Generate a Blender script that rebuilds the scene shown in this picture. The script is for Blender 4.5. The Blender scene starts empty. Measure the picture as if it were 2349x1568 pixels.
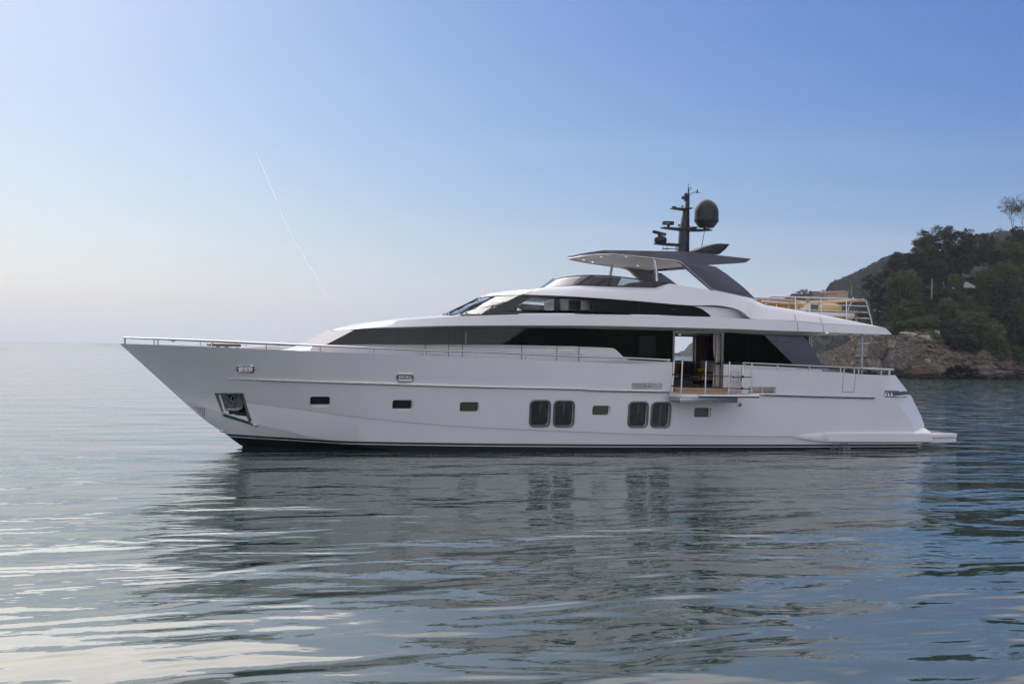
import bpy, bmesh, math, random
import numpy as np
from mathutils import Vector, Matrix, noise as mnoise
from mathutils.bvhtree import BVHTree
from mathutils.geometry import tessellate_polygon

R = math.radians
random.seed(7)
rng = np.random.default_rng(11)
scene = bpy.context.scene
col = scene.collection

# ------------------------------------------------------------------ camera
TH = math.atan(0.01946)                 # the photographer held the camera about 1.1 degrees off level
PSI = R(19.6)
FPX, WPX = 2830.0, 2349.0
CAM = np.array([-1.452, -42.10, 3.413])
RV = np.array([math.cos(PSI), -math.sin(PSI), 0.0])
FV = np.array([math.sin(PSI), math.cos(PSI), 0.0])
UV = np.array([0.0, 0.0, 1.0])
V0 = 18.35
cam = bpy.data.objects.new('camera', bpy.data.cameras.new('camera'))
col.objects.link(cam)
xc = RV * math.cos(TH) + UV * math.sin(TH)
yc = -RV * math.sin(TH) + UV * math.cos(TH)
zc = -FV
cam.matrix_world = Matrix(((xc[0], yc[0], zc[0], CAM[0]), (xc[1], yc[1], zc[1], CAM[1]), (xc[2], yc[2], zc[2], CAM[2]), (0, 0, 0, 1)))
cam.data.sensor_width = 36.0
cam.data.lens = 36.0 * FPX / WPX
cam.data.shift_y = V0 * math.cos(TH) / WPX
cam.data.shift_x = V0 * math.sin(TH) / WPX
cam.data.clip_start = 0.5
cam.data.clip_end = 30000
scene.camera = cam

# ------------------------------------------------------------------ world, sun, exposure
SUN_AZ, SUN_EL = R(-8.0), R(33.0)      # azimuth measured from +y towards +x
w = bpy.data.worlds.new('World'); scene.world = w; w.use_nodes = True
nt = w.node_tree; nt.nodes.clear()


def wn(typ, **k):
    n = nt.nodes.new(typ)
    for kk, v in k.items():
        setattr(n, kk, v)
    return n


def wmath(op, a, b=None):
    n = wn('ShaderNodeMath', operation=op)
    for i, v in enumerate((a, b)):
        if v is None: continue
        if isinstance(v, (int, float)): n.inputs[i].default_value = v
        else: nt.links.new(v, n.inputs[i])
    return n.outputs[0]


out = wn('ShaderNodeOutputWorld'); bg = wn('ShaderNodeBackground')
sky = wn('ShaderNodeTexSky', sky_type='NISHITA', sun_disc=False)
sky.sun_elevation = SUN_EL; sky.sun_rotation = SUN_AZ
sky.air_density = 1.0; sky.dust_density = 1.0; sky.ozone_density = 4.0; sky.altitude = 0
bg.inputs['Strength'].default_value = 0.12
SKY_GAMMA, SKY_GAIN, HAZE_COL, HAZE_MIX, HAZE_DEG = (1.35, 1.20, .75), (.322, .370, .553), (.67, .75, .865), .96, 3.5
sc3 = wn('ShaderNodeSeparateColor'); nt.links.new(sky.outputs[0], sc3.inputs[0]); cc3 = wn('ShaderNodeCombineColor')
for i in range(3):
    nt.links.new(wmath('MULTIPLY', wmath('POWER', wmath('MULTIPLY', sc3.outputs[i], 1 / 6.0), SKY_GAMMA[i]), SKY_GAIN[i] / 0.12), cc3.inputs[i])
tcw = wn('ShaderNodeTexCoord'); spw = wn('ShaderNodeSeparateXYZ'); nt.links.new(tcw.outputs['Generated'], spw.inputs[0])
zz = wmath('MAXIMUM', spw.outputs['Z'], 0.0)
cmap = wn('ShaderNodeMapping'); cmap.inputs['Scale'].default_value = (1.6, 1.6, 26.0); nt.links.new(tcw.outputs['Generated'], cmap.inputs[0])
cno = wn('ShaderNodeTexNoise'); cno.inputs['Scale'].default_value = 1.3; cno.inputs['Detail'].default_value = 4; cno.inputs['Roughness'].default_value = .55; nt.links.new(cmap.outputs[0], cno.inputs['Vector'])
# thin uneven bands of haze: they thicken and thin out along the horizon
zw = wmath('MULTIPLY', zz, wmath('ADD', 0.45, wmath('MULTIPLY', cno.outputs['Fac'], 1.1)))
wz = wmath('MULTIPLY', wmath('POWER', 2.718282, wmath('MULTIPLY', zw, -57.2958 / HAZE_DEG)), HAZE_MIX)
hz = wn('ShaderNodeMix', data_type='RGBA'); nt.links.new(wz, hz.inputs[0]); nt.links.new(cc3.outputs[0], hz.inputs[6])
hz.inputs[7].default_value = tuple(c / 0.12 for c in HAZE_COL) + (1,)
# added fill: unseen sky behind the camera brightened to light the shaded hull
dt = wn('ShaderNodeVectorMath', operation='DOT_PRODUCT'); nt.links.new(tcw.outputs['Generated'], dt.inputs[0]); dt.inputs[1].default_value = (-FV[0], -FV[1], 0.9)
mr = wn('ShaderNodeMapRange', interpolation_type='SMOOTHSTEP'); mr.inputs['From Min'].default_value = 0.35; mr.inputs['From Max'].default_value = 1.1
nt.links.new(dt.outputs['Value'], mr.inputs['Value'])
BACK_FILL = (.74, .665, .53)
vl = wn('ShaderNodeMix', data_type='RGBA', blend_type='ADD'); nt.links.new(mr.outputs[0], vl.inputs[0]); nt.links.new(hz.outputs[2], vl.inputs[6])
vl.inputs[7].default_value = tuple(c / 0.12 for c in BACK_FILL) + (1,)
# added fill: sky just above the frame ahead brightened for the water to mirror
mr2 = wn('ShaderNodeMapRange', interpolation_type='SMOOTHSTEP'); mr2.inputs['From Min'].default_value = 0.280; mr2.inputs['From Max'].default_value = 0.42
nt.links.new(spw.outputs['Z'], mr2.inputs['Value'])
HIGH_FILL = (1.35, 1.22, 1.02)
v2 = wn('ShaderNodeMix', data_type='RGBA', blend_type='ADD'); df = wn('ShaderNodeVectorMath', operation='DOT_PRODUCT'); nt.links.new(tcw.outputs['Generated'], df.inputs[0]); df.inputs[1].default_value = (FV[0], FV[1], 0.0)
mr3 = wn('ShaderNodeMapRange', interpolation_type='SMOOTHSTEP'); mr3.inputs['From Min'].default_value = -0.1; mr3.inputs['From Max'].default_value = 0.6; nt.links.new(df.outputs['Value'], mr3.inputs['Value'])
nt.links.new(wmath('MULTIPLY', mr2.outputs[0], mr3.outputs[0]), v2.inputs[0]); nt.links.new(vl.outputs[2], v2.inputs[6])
v2.inputs[7].default_value = tuple(c / 0.12 for c in HIGH_FILL) + (1,)
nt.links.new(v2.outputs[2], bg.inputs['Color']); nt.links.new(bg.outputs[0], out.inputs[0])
sun = bpy.data.objects.new('sun', bpy.data.lights.new('sun', 'SUN')); col.objects.link(sun)
sun.data.energy = .8; sun.data.angle = R(45); sun.data.color = (1.0, 0.93, 0.84)
sdir = Vector((math.sin(SUN_AZ) * math.cos(SUN_EL), math.cos(SUN_AZ) * math.cos(SUN_EL), math.sin(SUN_EL)))
sun.rotation_euler = sdir.to_track_quat('Z', 'Y').to_euler(); sun.location = (0, 0, 60)
scene.view_settings.view_transform = 'Standard'; scene.view_settings.look = 'None'
scene.view_settings.exposure = 0.0; scene.view_settings.gamma = 1.0
scene.render.engine = 'CYCLES'
scene.cycles.use_denoising = True
scene.cycles.max_bounces = 8; scene.cycles.transparent_max_bounces = 12
scene.cycles.volume_bounces = 0

# ------------------------------------------------------------------ measuring helpers
# sizes were taken off the photograph: a picture point plus the plane a thing stands in gives a real position
ZO = {0: (0, 0, 1.74372), 1: (400, 1200, .42571), 2: (1300, 1100, .42571), 3: (2000, 1050, .42571), 4: (2600, 1150, .42571),
      5: (2900, 1350, .42571), 6: (2200, 700, .38314), 7: (3096, 800, .48473), 8: (1700, 1120, .21286), 9: (3150, 1050, .21286),
      10: (2560, 1280, .21683), 11: (900, 1280, .298), 12: (740, 1480, .17857), 13: (3400, 800, .2963), 14: (3250, 1150, .36015),
      15: (900, 500, .5102)}


def q(n, x, y):
    o = ZO[n]
    return ((o[0] + x * o[2]) / 1.74372, (o[1] + y * o[2]) / 1.74372)


def ray(v):
    dx, dy = v[0] - 1174.5, v[1] - 784
    u = dx * math.cos(TH) + dy * math.sin(TH)
    h = -((-dx * math.sin(TH) + dy * math.cos(TH)) - V0)
    return FV * FPX + RV * u + UV * h


def P(v, Y):
    d = ray(v); t = (Y - CAM[1]) / d[1]
    return CAM + d * t


def Pz(v, z):
    d = ray(v); t = (z - CAM[2]) / d[2]
    return CAM + d * t


def Pd(v, depth):
    return CAM + ray(v) * (depth / FPX)


def PB(v, B):
    Y = -2.5
    for _ in range(25):
        p = P(v, Y); Y = 0.5 * Y - 0.5 * float(B(p[0]))
    return P(v, Y)


def pchip(pts):
    x = np.array([p[0] for p in pts], float); y = np.array([p[1] for p in pts], float)
    h = np.diff(x); d = np.diff(y) / h
    m = np.zeros(len(x))
    for i in range(1, len(x) - 1):
        if d[i - 1] * d[i] > 0:
            w1, w2 = 2 * h[i] + h[i - 1], h[i] + 2 * h[i - 1]
            m[i] = (w1 + w2) / (w1 / d[i - 1] + w2 / d[i])
    m[0], m[-1] = d[0], d[-1]

    def f(t):
        t = np.clip(np.asarray(t, float), x[0], x[-1])
        i = np.clip(np.searchsorted(x, t) - 1, 0, len(x) - 2)
        s = (t - x[i]) / h[i]
        return ((1 + 2 * s) * (1 - s) ** 2 * y[i] + s * (1 - s) ** 2 * h[i] * m[i] + s * s * (3 - 2 * s) * y[i + 1] + s * s * (s - 1) * h[i] * m[i + 1])
    return f


def resample(pts, n, smooth=True):
    p = np.array(pts, float)
    s = np.concatenate([[0], np.cumsum(np.maximum(np.linalg.norm(np.diff(p, axis=0), axis=1), 1e-6))])
    t = np.linspace(0, s[-1], n)
    if smooth and len(p) > 2:
        return np.stack([pchip(list(zip(s, p[:, k])))(t) for k in range(3)], 1)
    return np.stack([np.interp(t, s, p[:, k]) for k in range(3)], 1)


def lin(pts):
    a = sorted((float(p[0]), float(p[1])) for p in pts)
    xs = [p[0] for p in a]; ys = [p[1] for p in a]
    return lambda t: np.interp(t, xs, ys)


# ------------------------------------------------------------------ materials
M = {}


def mat(name, color, rough=0.5, metal=0.0, coat=0.0, spec=0.5, **k):
    m = bpy.data.materials.new(name); m.use_nodes = True
    b = m.node_tree.nodes['Principled BSDF']
    b.inputs['Base Color'].default_value = (*color, 1)
    b.inputs['Roughness'].default_value = rough
    b.inputs['Metallic'].default_value = metal
    b.inputs['Coat Weight'].default_value = coat
    b.inputs['Coat Roughness'].default_value = 0.05
    b.inputs['Specular IOR Level'].default_value = spec
    for kk, v in k.items():
        b.inputs[kk.replace('_', ' ')].default_value = v
    M[name] = m
    return m


def nodes(m):
    return m.node_tree, m.node_tree.nodes, m.node_tree.links, m.node_tree.nodes['Principled BSDF']


def N(t, typ, **k):
    n = t.nodes.new(typ)
    for kk, v in k.items():
        setattr(n, kk, v)
    return n


def ramp(t, stops, interp='LINEAR'):
    n = t.nodes.new('ShaderNodeValToRGB'); cr = n.color_ramp; cr.interpolation = interp
    while len(cr.elements) < len(stops):
        cr.elements.new(0.5)
    for e, (p, c) in zip(cr.elements, stops):
        e.position = p; e.color = (*c, 1) if len(c) == 3 else c
    return n


def math_n(t, op, a, b=None):
    n = t.nodes.new('ShaderNodeMath'); n.operation = op
    for i, v in enumerate((a, b)):
        if v is None:
            continue
        if isinstance(v, (int, float)):
            n.inputs[i].default_value = v
        else:
            t.links.new(v, n.inputs[i])
    return n.outputs[0]


def noise_tint(m, scale, c1, c2, detail=4, stretch=None, coord='Object', lo=0.35, hi=0.65):
    t, ns, L, b = nodes(m)
    tc = N(t, 'ShaderNodeTexCoord'); no = N(t, 'ShaderNodeTexNoise')
    no.inputs['Scale'].default_value = scale; no.inputs['Detail'].default_value = detail
    src = tc.outputs[coord]
    if stretch:
        mp = N(t, 'ShaderNodeMapping'); mp.inputs['Scale'].default_value = stretch
        L.new(src, mp.inputs['Vector']); src = mp.outputs[0]
    L.new(src, no.inputs['Vector'])
    r = ramp(t, [(lo, c1), (hi, c2)]); L.new(no.outputs['Fac'], r.inputs[0]); L.new(r.outputs[0], b.inputs['Base Color'])
    return no, r


mat('white_paint', (0.80, 0.80, 0.80), 0.28, coat=0.3)
noise_tint(M['white_paint'], 0.7, (0.785, 0.785, 0.785), (0.81, 0.81, 0.80))
mat('white_soffit', (0.78, 0.76, 0.72), 0.5)
mat('white_soft', (0.72, 0.70, 0.67), 0.7)
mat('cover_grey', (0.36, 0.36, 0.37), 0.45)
mat('ceiling_white', (0.80, 0.78, 0.74), 0.4)
mat('grey_metallic', (0.115, 0.117, 0.135), 0.38, metal=0.35, coat=0.25)
noise_tint(M['grey_metallic'], 2.0, (0.108, 0.110, 0.127), (0.122, 0.124, 0.143))
mat('mast_black', (0.022, 0.024, 0.028), 0.42)
mat('black_gloss', (0.012, 0.013, 0.016), 0.10)
mat('black_rubber', (0.012, 0.012, 0.013), 0.6)
mat('steel', (0.70, 0.70, 0.70), 0.12, metal=1.0)
mat('steel_dark', (0.42, 0.42, 0.43), 0.22, metal=1.0)
mat('galvanised', (0.30, 0.30, 0.31), 0.45, metal=0.8)
noise_tint(M['galvanised'], 9, (0.22, 0.22, 0.23), (0.38, 0.38, 0.39))
mat('window_frame_grey', (0.16, 0.17, 0.19), 0.3, metal=0.5)
mat('rope_black', (0.012, 0.012, 0.016), 0.8)
mat('teak', (0.33, 0.19, 0.10), 0.55)
mat('oak_rail', (0.50, 0.31, 0.15), 0.5)
noise_tint(M['oak_rail'], 6, (0.42, 0.25, 0.115), (0.55, 0.36, 0.18), stretch=(0.3, 4, 4))
mat('tan_leather', (0.40, 0.215, 0.085), 0.55)
noise_tint(M['tan_leather'], 3, (0.36, 0.19, 0.075), (0.43, 0.235, 0.095))
mat('cushion_yellow', (0.60, 0.45, 0.19), 0.9)
noise_tint(M['cushion_yellow'], 14, (0.55, 0.40, 0.16), (0.66, 0.50, 0.22))
mat('bright_yellow', (0.62, 0.38, 0.02), 0.85)
mat('curtain_cream', (0.80, 0.74, 0.65), 0.9)
mat('interior_wood', (0.22, 0.155, 0.095), 0.5)
noise_tint(M['interior_wood'], 5, (0.19, 0.13, 0.08), (0.25, 0.18, 0.11), stretch=(6, 6, 0.4))
mat('interior_dark', (0.035, 0.034, 0.036), 0.6)
mat('window_curtain', (0.13, 0.105, 0.08), 0.8)
mat('interior_floor', (0.10, 0.075, 0.055), 0.5)
mat('blind_olive', (0.58, 0.52, 0.38), 0.7)
mat('interior_cream', (0.66, 0.62, 0.55), 0.7)
mat('flag_green', (0.02, 0.22, 0.06), 0.85)
mat('flag_white', (0.75, 0.75, 0.74), 0.85)
mat('flag_red', (0.50, 0.02, 0.03), 0.85)
mat('flag_blue', (0.03, 0.07, 0.30), 0.85)
mat('flag_gold', (0.60, 0.38, 0.05), 0.85)
mat('gull_white', (0.80, 0.80, 0.80), 0.8)
mat('gull_grey', (0.22, 0.23, 0.25), 0.8)
mat('bird_dark', (0.03, 0.03, 0.035), 0.8)
mat('lens_glass', (0.25, 0.28, 0.30), 0.05, coat=0.6)
mat('beacon_yellow', (0.75, 0.50, 0.03), 0.3)
for nm, c, e in (('lamp_on', (1.0, 0.86, 0.62), 1.3), ('lamp_dim', (1.0, 0.70, 0.35), 0.8)):
    m = mat(nm, (0.8, 0.7, 0.5), 0.4); b = nodes(m)[3]
    b.inputs['Emission Color'].default_value = (*c, 1); b.inputs['Emission Strength'].default_value = e


def hull_material():
    m = mat('hull_paint', (0.80, 0.80, 0.80), 0.22, coat=0.5)
    t, ns, L, b = nodes(m)
    tc = N(t, 'ShaderNodeTexCoord'); sp = N(t, 'ShaderNodeSeparateXYZ'); L.new(tc.outputs['Object'], sp.inputs[0])
    f = math_n(t, 'DIVIDE', sp.outputs['X'], 31.0)
    zl = ramp(t, [(0.095, (0.36,) * 3), (0.23, (0.205,) * 3), (0.58, (0.13,) * 3), (0.94, (0.055,) * 3)])
    L.new(f, zl.inputs[0])
    d = math_n(t, 'SUBTRACT', sp.outputs['Z'], zl.outputs[0])
    d2 = math_n(t, 'ADD', math_n(t, 'MULTIPLY', d, 1.0), 0.5)
    bandtop = 0.5 + 0.085
    r = ramp(t, [(0.0, (0.010, 0.012, 0.014)), (0.5 - 0.012, (0.78, 0.78, 0.78)), (0.5 + 0.012, (0.018, 0.030, 0.030)), (bandtop, (0.80, 0.80, 0.80))], 'CONSTANT')
    L.new(d2, r.inputs[0])
    no = N(t, 'ShaderNodeTexNoise'); no.inputs['Scale'].default_value = 0.8; L.new(tc.outputs['Object'], no.inputs['Vector'])
    tint = ramp(t, [(0.35, (0.965, 0.965, 0.965)), (0.65, (1, 1, 1))]); L.new(no.outputs['Fac'], tint.inputs[0])
    mx = N(t, 'ShaderNodeMix', data_type='RGBA', blend_type='MULTIPLY'); mx.inputs[0].default_value = 1
    L.new(r.outputs[0], mx.inputs[6]); L.new(tint.outputs[0], mx.inputs[7]); L.new(mx.outputs[2], b.inputs['Base Color'])


hull_material()


def teak_material():
    t, ns, L, b = nodes(M['teak'])
    tc = N(t, 'ShaderNodeTexCoord'); sp = N(t, 'ShaderNodeSeparateXYZ'); L.new(tc.outputs['Object'], sp.inputs[0])
    fr = math_n(t, 'FRACT', math_n(t, 'MULTIPLY', sp.outputs['Y'], 15.0))
    seam = math_n(t, 'LESS_THAN', fr, 0.10)
    no = N(t, 'ShaderNodeTexNoise'); no.inputs['Scale'].default_value = 4; mp = N(t, 'ShaderNodeMapping'); mp.inputs['Scale'].default_value = (0.4, 8, 1)
    L.new(tc.outputs['Object'], mp.inputs[0]); L.new(mp.outputs[0], no.inputs['Vector'])
    r = ramp(t, [(0.3, (0.27, 0.16, 0.085)), (0.7, (0.37, 0.23, 0.13))]); L.new(no.outputs['Fac'], r.inputs[0])
    mx = N(t, 'ShaderNodeMix', data_type='RGBA'); L.new(seam, mx.inputs[0]); L.new(r.outputs[0], mx.inputs[6]); mx.inputs[7].default_value = (0.05, 0.035, 0.03, 1)
    L.new(mx.outputs[2], b.inputs['Base Color'])


teak_material()


def glass_material(name, tint, fres_ior=1.5, rough=0.02):
    m = bpy.data.materials.new(name); m.use_nodes = True; t = m.node_tree; t.nodes.clear()
    o = N(t, 'ShaderNodeOutputMaterial'); mix = N(t, 'ShaderNodeMixShader'); tr = N(t, 'ShaderNodeBsdfTransparent'); gl = N(t, 'ShaderNodeBsdfGlossy'); fr = N(t, 'ShaderNodeFresnel')
    tr.inputs[0].default_value = (*tint, 1); gl.inputs['Roughness'].default_value = rough
    ge = N(t, 'ShaderNodeNewGeometry'); io = N(t, 'ShaderNodeMapRange'); io.inputs['To Min'].default_value = fres_ior; io.inputs['To Max'].default_value = 1 / fres_ior
    t.links.new(ge.outputs['Backfacing'], io.inputs['Value']); t.links.new(io.outputs[0], fr.inputs['IOR'])   # a thin pane mirrors alike from both sides
    gl.inputs['Color'].default_value = (0.95, 0.97, 1.0, 1)
    t.links.new(fr.outputs[0], mix.inputs[0]); t.links.new(tr.outputs[0], mix.inputs[1]); t.links.new(gl.outputs[0], mix.inputs[2]); t.links.new(mix.outputs[0], o.inputs[0])
    M[name] = m


glass_material('glass_tinted', (0.30, 0.33, 0.33), fres_ior=1.45)
glass_material('glass_wheelhouse', (0.84, 0.86, 0.88))
glass_material('glass_windshield', (0.62, 0.65, 0.68), fres_ior=1.5)
glass_material('glass_smoke', (0.42, 0.46, 0.48))
glass_material('glass_rail', (0.72, 0.73, 0.72), fres_ior=1.12)
glass_material('glass_port', (0.62, 0.62, 0.58), fres_ior=1.7)


# ------------------------------------------------------------------ mesh helpers
class MB:
    def __init__(self):
        self.v = []; self.f = []

    def add(self, vs, fs):
        o = len(self.v); self.v += [tuple(map(float, p)) for p in vs]; self.f += [tuple(i + o for i in f) for f in fs]
        return self

    def grid(self, rows, closed=False, flip=False):
        n = len(rows[0]); vs = [p for r in rows for p in r]; fs = []
        for i in range(len(rows) - 1):
            for j in range(n - (0 if closed else 1)):
                k = (j + 1) % n
                f = (i * n + j, i * n + k, (i + 1) * n + k, (i + 1) * n + j)
                fs.append(f[::-1] if flip else f)
        return self.add(vs, fs)

    def box(self, a, b):
        (x0, y0, z0), (x1, y1, z1) = a, b
        vs = [(x0, y0, z0), (x1, y0, z0), (x1, y1, z0), (x0, y1, z0), (x0, y0, z1), (x1, y0, z1), (x1, y1, z1), (x0, y1, z1)]
        return self.add(vs, [(0, 3, 2, 1), (4, 5, 6, 7), (0, 1, 5, 4), (1, 2, 6, 5), (2, 3, 7, 6), (3, 0, 4, 7)])

    def prism(self, ring, vec):
        a = [np.array(p, float) for p in ring]; b = [p + np.array(vec, float) for p in a]; n = len(a)
        tri = tessellate_polygon([[Vector(p) for p in a]])
        fs = [tuple(t) for t in tri] + [tuple(i + n for i in t[::-1]) for t in tri] + [(i, (i + 1) % n, n + (i + 1) % n, n + i) for i in range(n)]
        return self.add(a + b, fs)

    def bridge(self, ring_a, ring_b):
        n = len(ring_a)
        return self.add(list(ring_a) + list(ring_b), [(i, (i + 1) % n, n + (i + 1) % n, n + i) for i in range(n)])

    def tube(self, pts, r, n=8, closed=False, caps=True):
        p = [np.array(x, float) for x in pts]; m = len(p)
        rr = r if hasattr(r, '__len__') else [r] * m
        rows = []; up = None
        for i in range(m):
            if closed:
                t = p[(i + 1) % m] - p[i - 1]
            else:
                t = p[min(i + 1, m - 1)] - p[max(i - 1, 0)]
            t = t / (np.linalg.norm(t) + 1e-12)
            if up is None:
                up = np.array([0, 0, 1.0]) if abs(t[2]) < 0.9 else np.array([1.0, 0, 0])
            a = up - t * np.dot(up, t); a /= np.linalg.norm(a) + 1e-12; up = a; b = np.cross(t, a)
            rows.append([p[i] + rr[i] * (math.cos(2 * math.pi * k / n) * a + math.sin(2 * math.pi * k / n) * b) for k in range(n)])
        if closed:
            rows.append(rows[0])
        o = len(self.v); self.grid(rows, closed=True)
        if caps and not closed:
            self.f.append(tuple(o + k for k in range(n))[::-1]); self.f.append(tuple(o + (len(rows) - 1) * n + k for k in range(n)))
        return self

    def lathe(self, c, prof, n=20, axis='z'):
        rows = []
        for (r, h) in prof:
            ring = []
            for k in range(n):
                a = 2 * math.pi * k / n; x, y, z = r * math.cos(a), r * math.sin(a), h
                if axis == 'y':
                    x, y, z = x, z, y
                if axis == 'x':
                    x, y, z = z, x, y
                ring.append((c[0] + x, c[1] + y, c[2] + z))
            rows.append(ring)
        o = len(self.v); self.grid(rows, closed=True)
        self.f.append(tuple(o + k for k in range(n))); self.f.append(tuple(o + (len(rows) - 1) * n + k for k in range(n))[::-1])
        return self

    def ball(self, c, rad, n=12, m=8, p=1.0):
        rx, ry, rz = rad if hasattr(rad, '__len__') else (rad,) * 3
        prof = []
        rows = []
        for i in range(m + 1):
            th = math.pi * i / m; s, cz = max(math.sin(th), 1e-3), math.cos(th)
            sg = lambda v: math.copysign(abs(v) ** p, v)
            rows.append([(c[0] + rx * sg(s) * sg(math.cos(2 * math.pi * k / n)), c[1] + ry * sg(s) * sg(math.sin(2 * math.pi * k / n)), c[2] + rz * sg(cz)) for k in range(n)])
        return self.grid(rows, closed=True)

    def mirror(self):
        o = len(self.v); self.v += [(x, -y, z) for x, y, z in self.v]; self.f += [tuple(i + o for i in f[::-1]) for f in self.f]
        return self

    def build(self, name, m, parent=None, smooth=35, merge=0.0, bevel=0.0, origin=None):
        me = bpy.data.meshes.new(name)
        vs = self.v
        if origin is not None:
            vs = [(a - origin[0], b - origin[1], c - origin[2]) for a, b, c in vs]
        me.from_pydata(vs, [], self.f)
        bm = bmesh.new(); bm.from_mesh(me)
        if merge:
            bmesh.ops.remove_doubles(bm, verts=bm.verts, dist=merge)
            bmesh.ops.dissolve_degenerate(bm, edges=bm.edges, dist=1e-5)
        bmesh.ops.recalc_face_normals(bm, faces=bm.faces)
        if bevel:
            es = [e for e in bm.edges if len(e.link_faces) == 2 and e.calc_face_angle(0) > 0.6]
            bmesh.ops.bevel(bm, geom=es, offset=bevel, segments=2, affect='EDGES', profile=0.6)
        bm.to_mesh(me); bm.free()
        me.materials.append(M[m] if isinstance(m, str) else m)
        shade(me, smooth)
        o = bpy.data.objects.new(name, me); col.objects.link(o)
        if origin is not None:
            o.location = origin
        if parent is not None:
            o.parent = parent
        return o


def shade(me, ang):
    if ang:
        me.polygons.foreach_set('use_smooth', [True] * len(me.polygons))
        me.set_sharp_from_angle(angle=R(ang))


def tag(o, label=None, cat=None, group=None, kind=None):
    if label: o['label'] = label
    if cat: o['category'] = cat
    if group: o['group'] = group
    if kind: o['kind'] = kind
    return o


def empty(name, loc=(0, 0, 0), rz=0.0):
    o = bpy.data.objects.new(name, None); col.objects.link(o); o.location = loc; o.rotation_euler = (0, 0, rz)
    o.empty_display_size = 0.5
    return o


def rrect(x0, y0, x1, y1, r, lean=0.0, k=5):
    """rounded rectangle in picture units; lean shifts the lower edge sideways"""
    pts = []
    for cx, cy, a0 in ((x1 - r, y0 + r, -90), (x1 - r, y1 - r, 0), (x0 + r, y1 - r, 90), (x0 + r, y0 + r, 180)):
        for i in range(k + 1):
            a = R(a0 + 90 * i / k); x, y = cx + r * math.cos(a), cy + r * math.sin(a)
            pts.append((x + lean * (y - y0) / (y1 - y0), y))
    return pts


def panel(outer, holes, yf, thick):
    """a wall in the x-z plane with openings; yf gives y from x; thick is measured along y"""
    mb = MB(); loops = [outer] + holes
    poly = [[Vector((p[0], p[1], 0)) for p in l] for l in loops]
    flat = [p for l in loops for p in l]; n = len(flat)
    tri = tessellate_polygon(poly)
    front = [(p[0], yf(p[0]), p[1]) for p in flat]; back = [(p[0], yf(p[0]) + thick, p[1]) for p in flat]
    fs = [tuple(t) for t in tri] + [tuple(i + n for i in t[::-1]) for t in tri]
    o = 0
    for l in loops:
        m = len(l); fs += [(o + i, o + (i + 1) % m, n + o + (i + 1) % m, n + o + i) for i in range(m)]; o += m
    return mb.add(front + back, fs)


def xz(pts):
    return [(float(p[0]), float(p[2])) for p in pts]


# ================================================================== THE YACHT
yacht = empty('motor_yacht', (0, 0, 0))
tag(yacht, 'long white motor yacht with dark window bands and a charcoal hardtop', 'yacht')
DZ = 2.05                                                  # main deck height
B_sheer = pchip([(0, 0.02), (.3, .42), (1.12, 1.08), (2.73, 1.98), (4.37, 2.49), (6.05, 2.79), (9, 3.17), (12, 3.39), (15, 3.5), (18, 3.55), (22, 3.55), (26, 3.5), (29, 3.42)])
B_knuckle = pchip([(1.95, 0), (3, .62), (4.4, 1.2), (6, 1.75), (8, 2.3), (10, 2.68), (13, 3.05), (17, 3.3), (22, 3.40), (29.5, 3.32)])
B_chine = pchip([(1.95, 0), (3, .50), (4, .85), (5, 1.17), (6, 1.46), (8, 1.96), (10, 2.4), (13, 2.85), (17, 3.12), (22, 3.22), (29.5, 3.15)])

sheer_v = [q(0, 0, 0)]
sheer_px = [q(1, 183, 407), q(1, 543, 420), q(1, 1053, 440), q(1, 1562, 462), q(1, 2069, 484), q(2, 450, 738), q(2, 940, 757), q(2, 1415, 776), q(3, 235, 912), q(3, 690, 930), q(3, 1140, 948), q(3, 1605, 966),
            q(4, 880, 765), q(4, 1200, 775), q(4, 1500, 786), q(4, 1800, 798), q(5, 1250, 343), q(5, 1485, 351)]
S = [PB(v, B_sheer) for v in sheer_px]; S[0] = P(sheer_px[0], 0)
SHZ = lin([(p[0], p[2]) for p in S])
stem_px = [q(1, 735, 907), q(1, 800, 965), q(1, 1010, 1145), q(1, 1165, 1245), q(1, 1340, 1372)]
stem = [P(v, 0) for v in stem_px]
K = [stem[0]] + [PB(v, B_knuckle) for v in (q(1, 1000, 930), q(1, 1370, 965), q(1, 1970, 1035), q(1, 2349, 1088), q(2, 640, 1365), q(2, 1270, 1418), q(2, 1940, 1452), q(2, 2349, 1468), q(4, 0, 1375), q(4, 620, 1388), q(4, 1290, 1395), q(5, 1200, 925), q(5, 1770, 925))]
Cc = [stem[0]] + [PB(v, B_chine) for v in (q(1, 920, 978), q(1, 1140, 1045), q(1, 1420, 1140), q(1, 1730, 1215), q(1, 2050, 1295))] + [np.array([x, -float(B_chine(x)), z]) for x, z in ((9.5, -.06), (12, -.14), (17, -.18), (23, -.2), (29.0, -.2))]
keel = stem + [np.array(p) for p in ((5.2, 0, -.5), (7.5, 0, -.85), (12, 0, -1.0), (29.2, 0, -.95))]
NC = 110
S = resample(S, NC); K = resample(K, NC); Cc = resample(Cc, NC); keel = resample(keel, NC)
ts = (.33, .67, .85)
Ms = []
for tt in ts:
    r = S * (1 - tt) + K * tt
    hollow = np.clip(1 - r[:, 0] / 12.0, 0, 1) * np.clip(r[:, 0] / 2.0, 0, 1)
    r[:, 1] *= 1 - 0.07 * hollow * math.sin(math.pi * tt)
    Ms.append(r)
K2 = K.copy(); K2[:, 1] += 0.035 * np.clip((K[:, 0] - 3.5) / 2.5, 0, 1); K2[:, 2] -= 0.012 * np.clip((K[:, 0] - 3.5) / 2, 0, 1)
Clow = Cc.copy(); Clow[:, 1] *= 0.985; Clow[:, 2] -= 0.03 * np.clip((Cc[:, 0] - 2.2), 0, 1)


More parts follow.
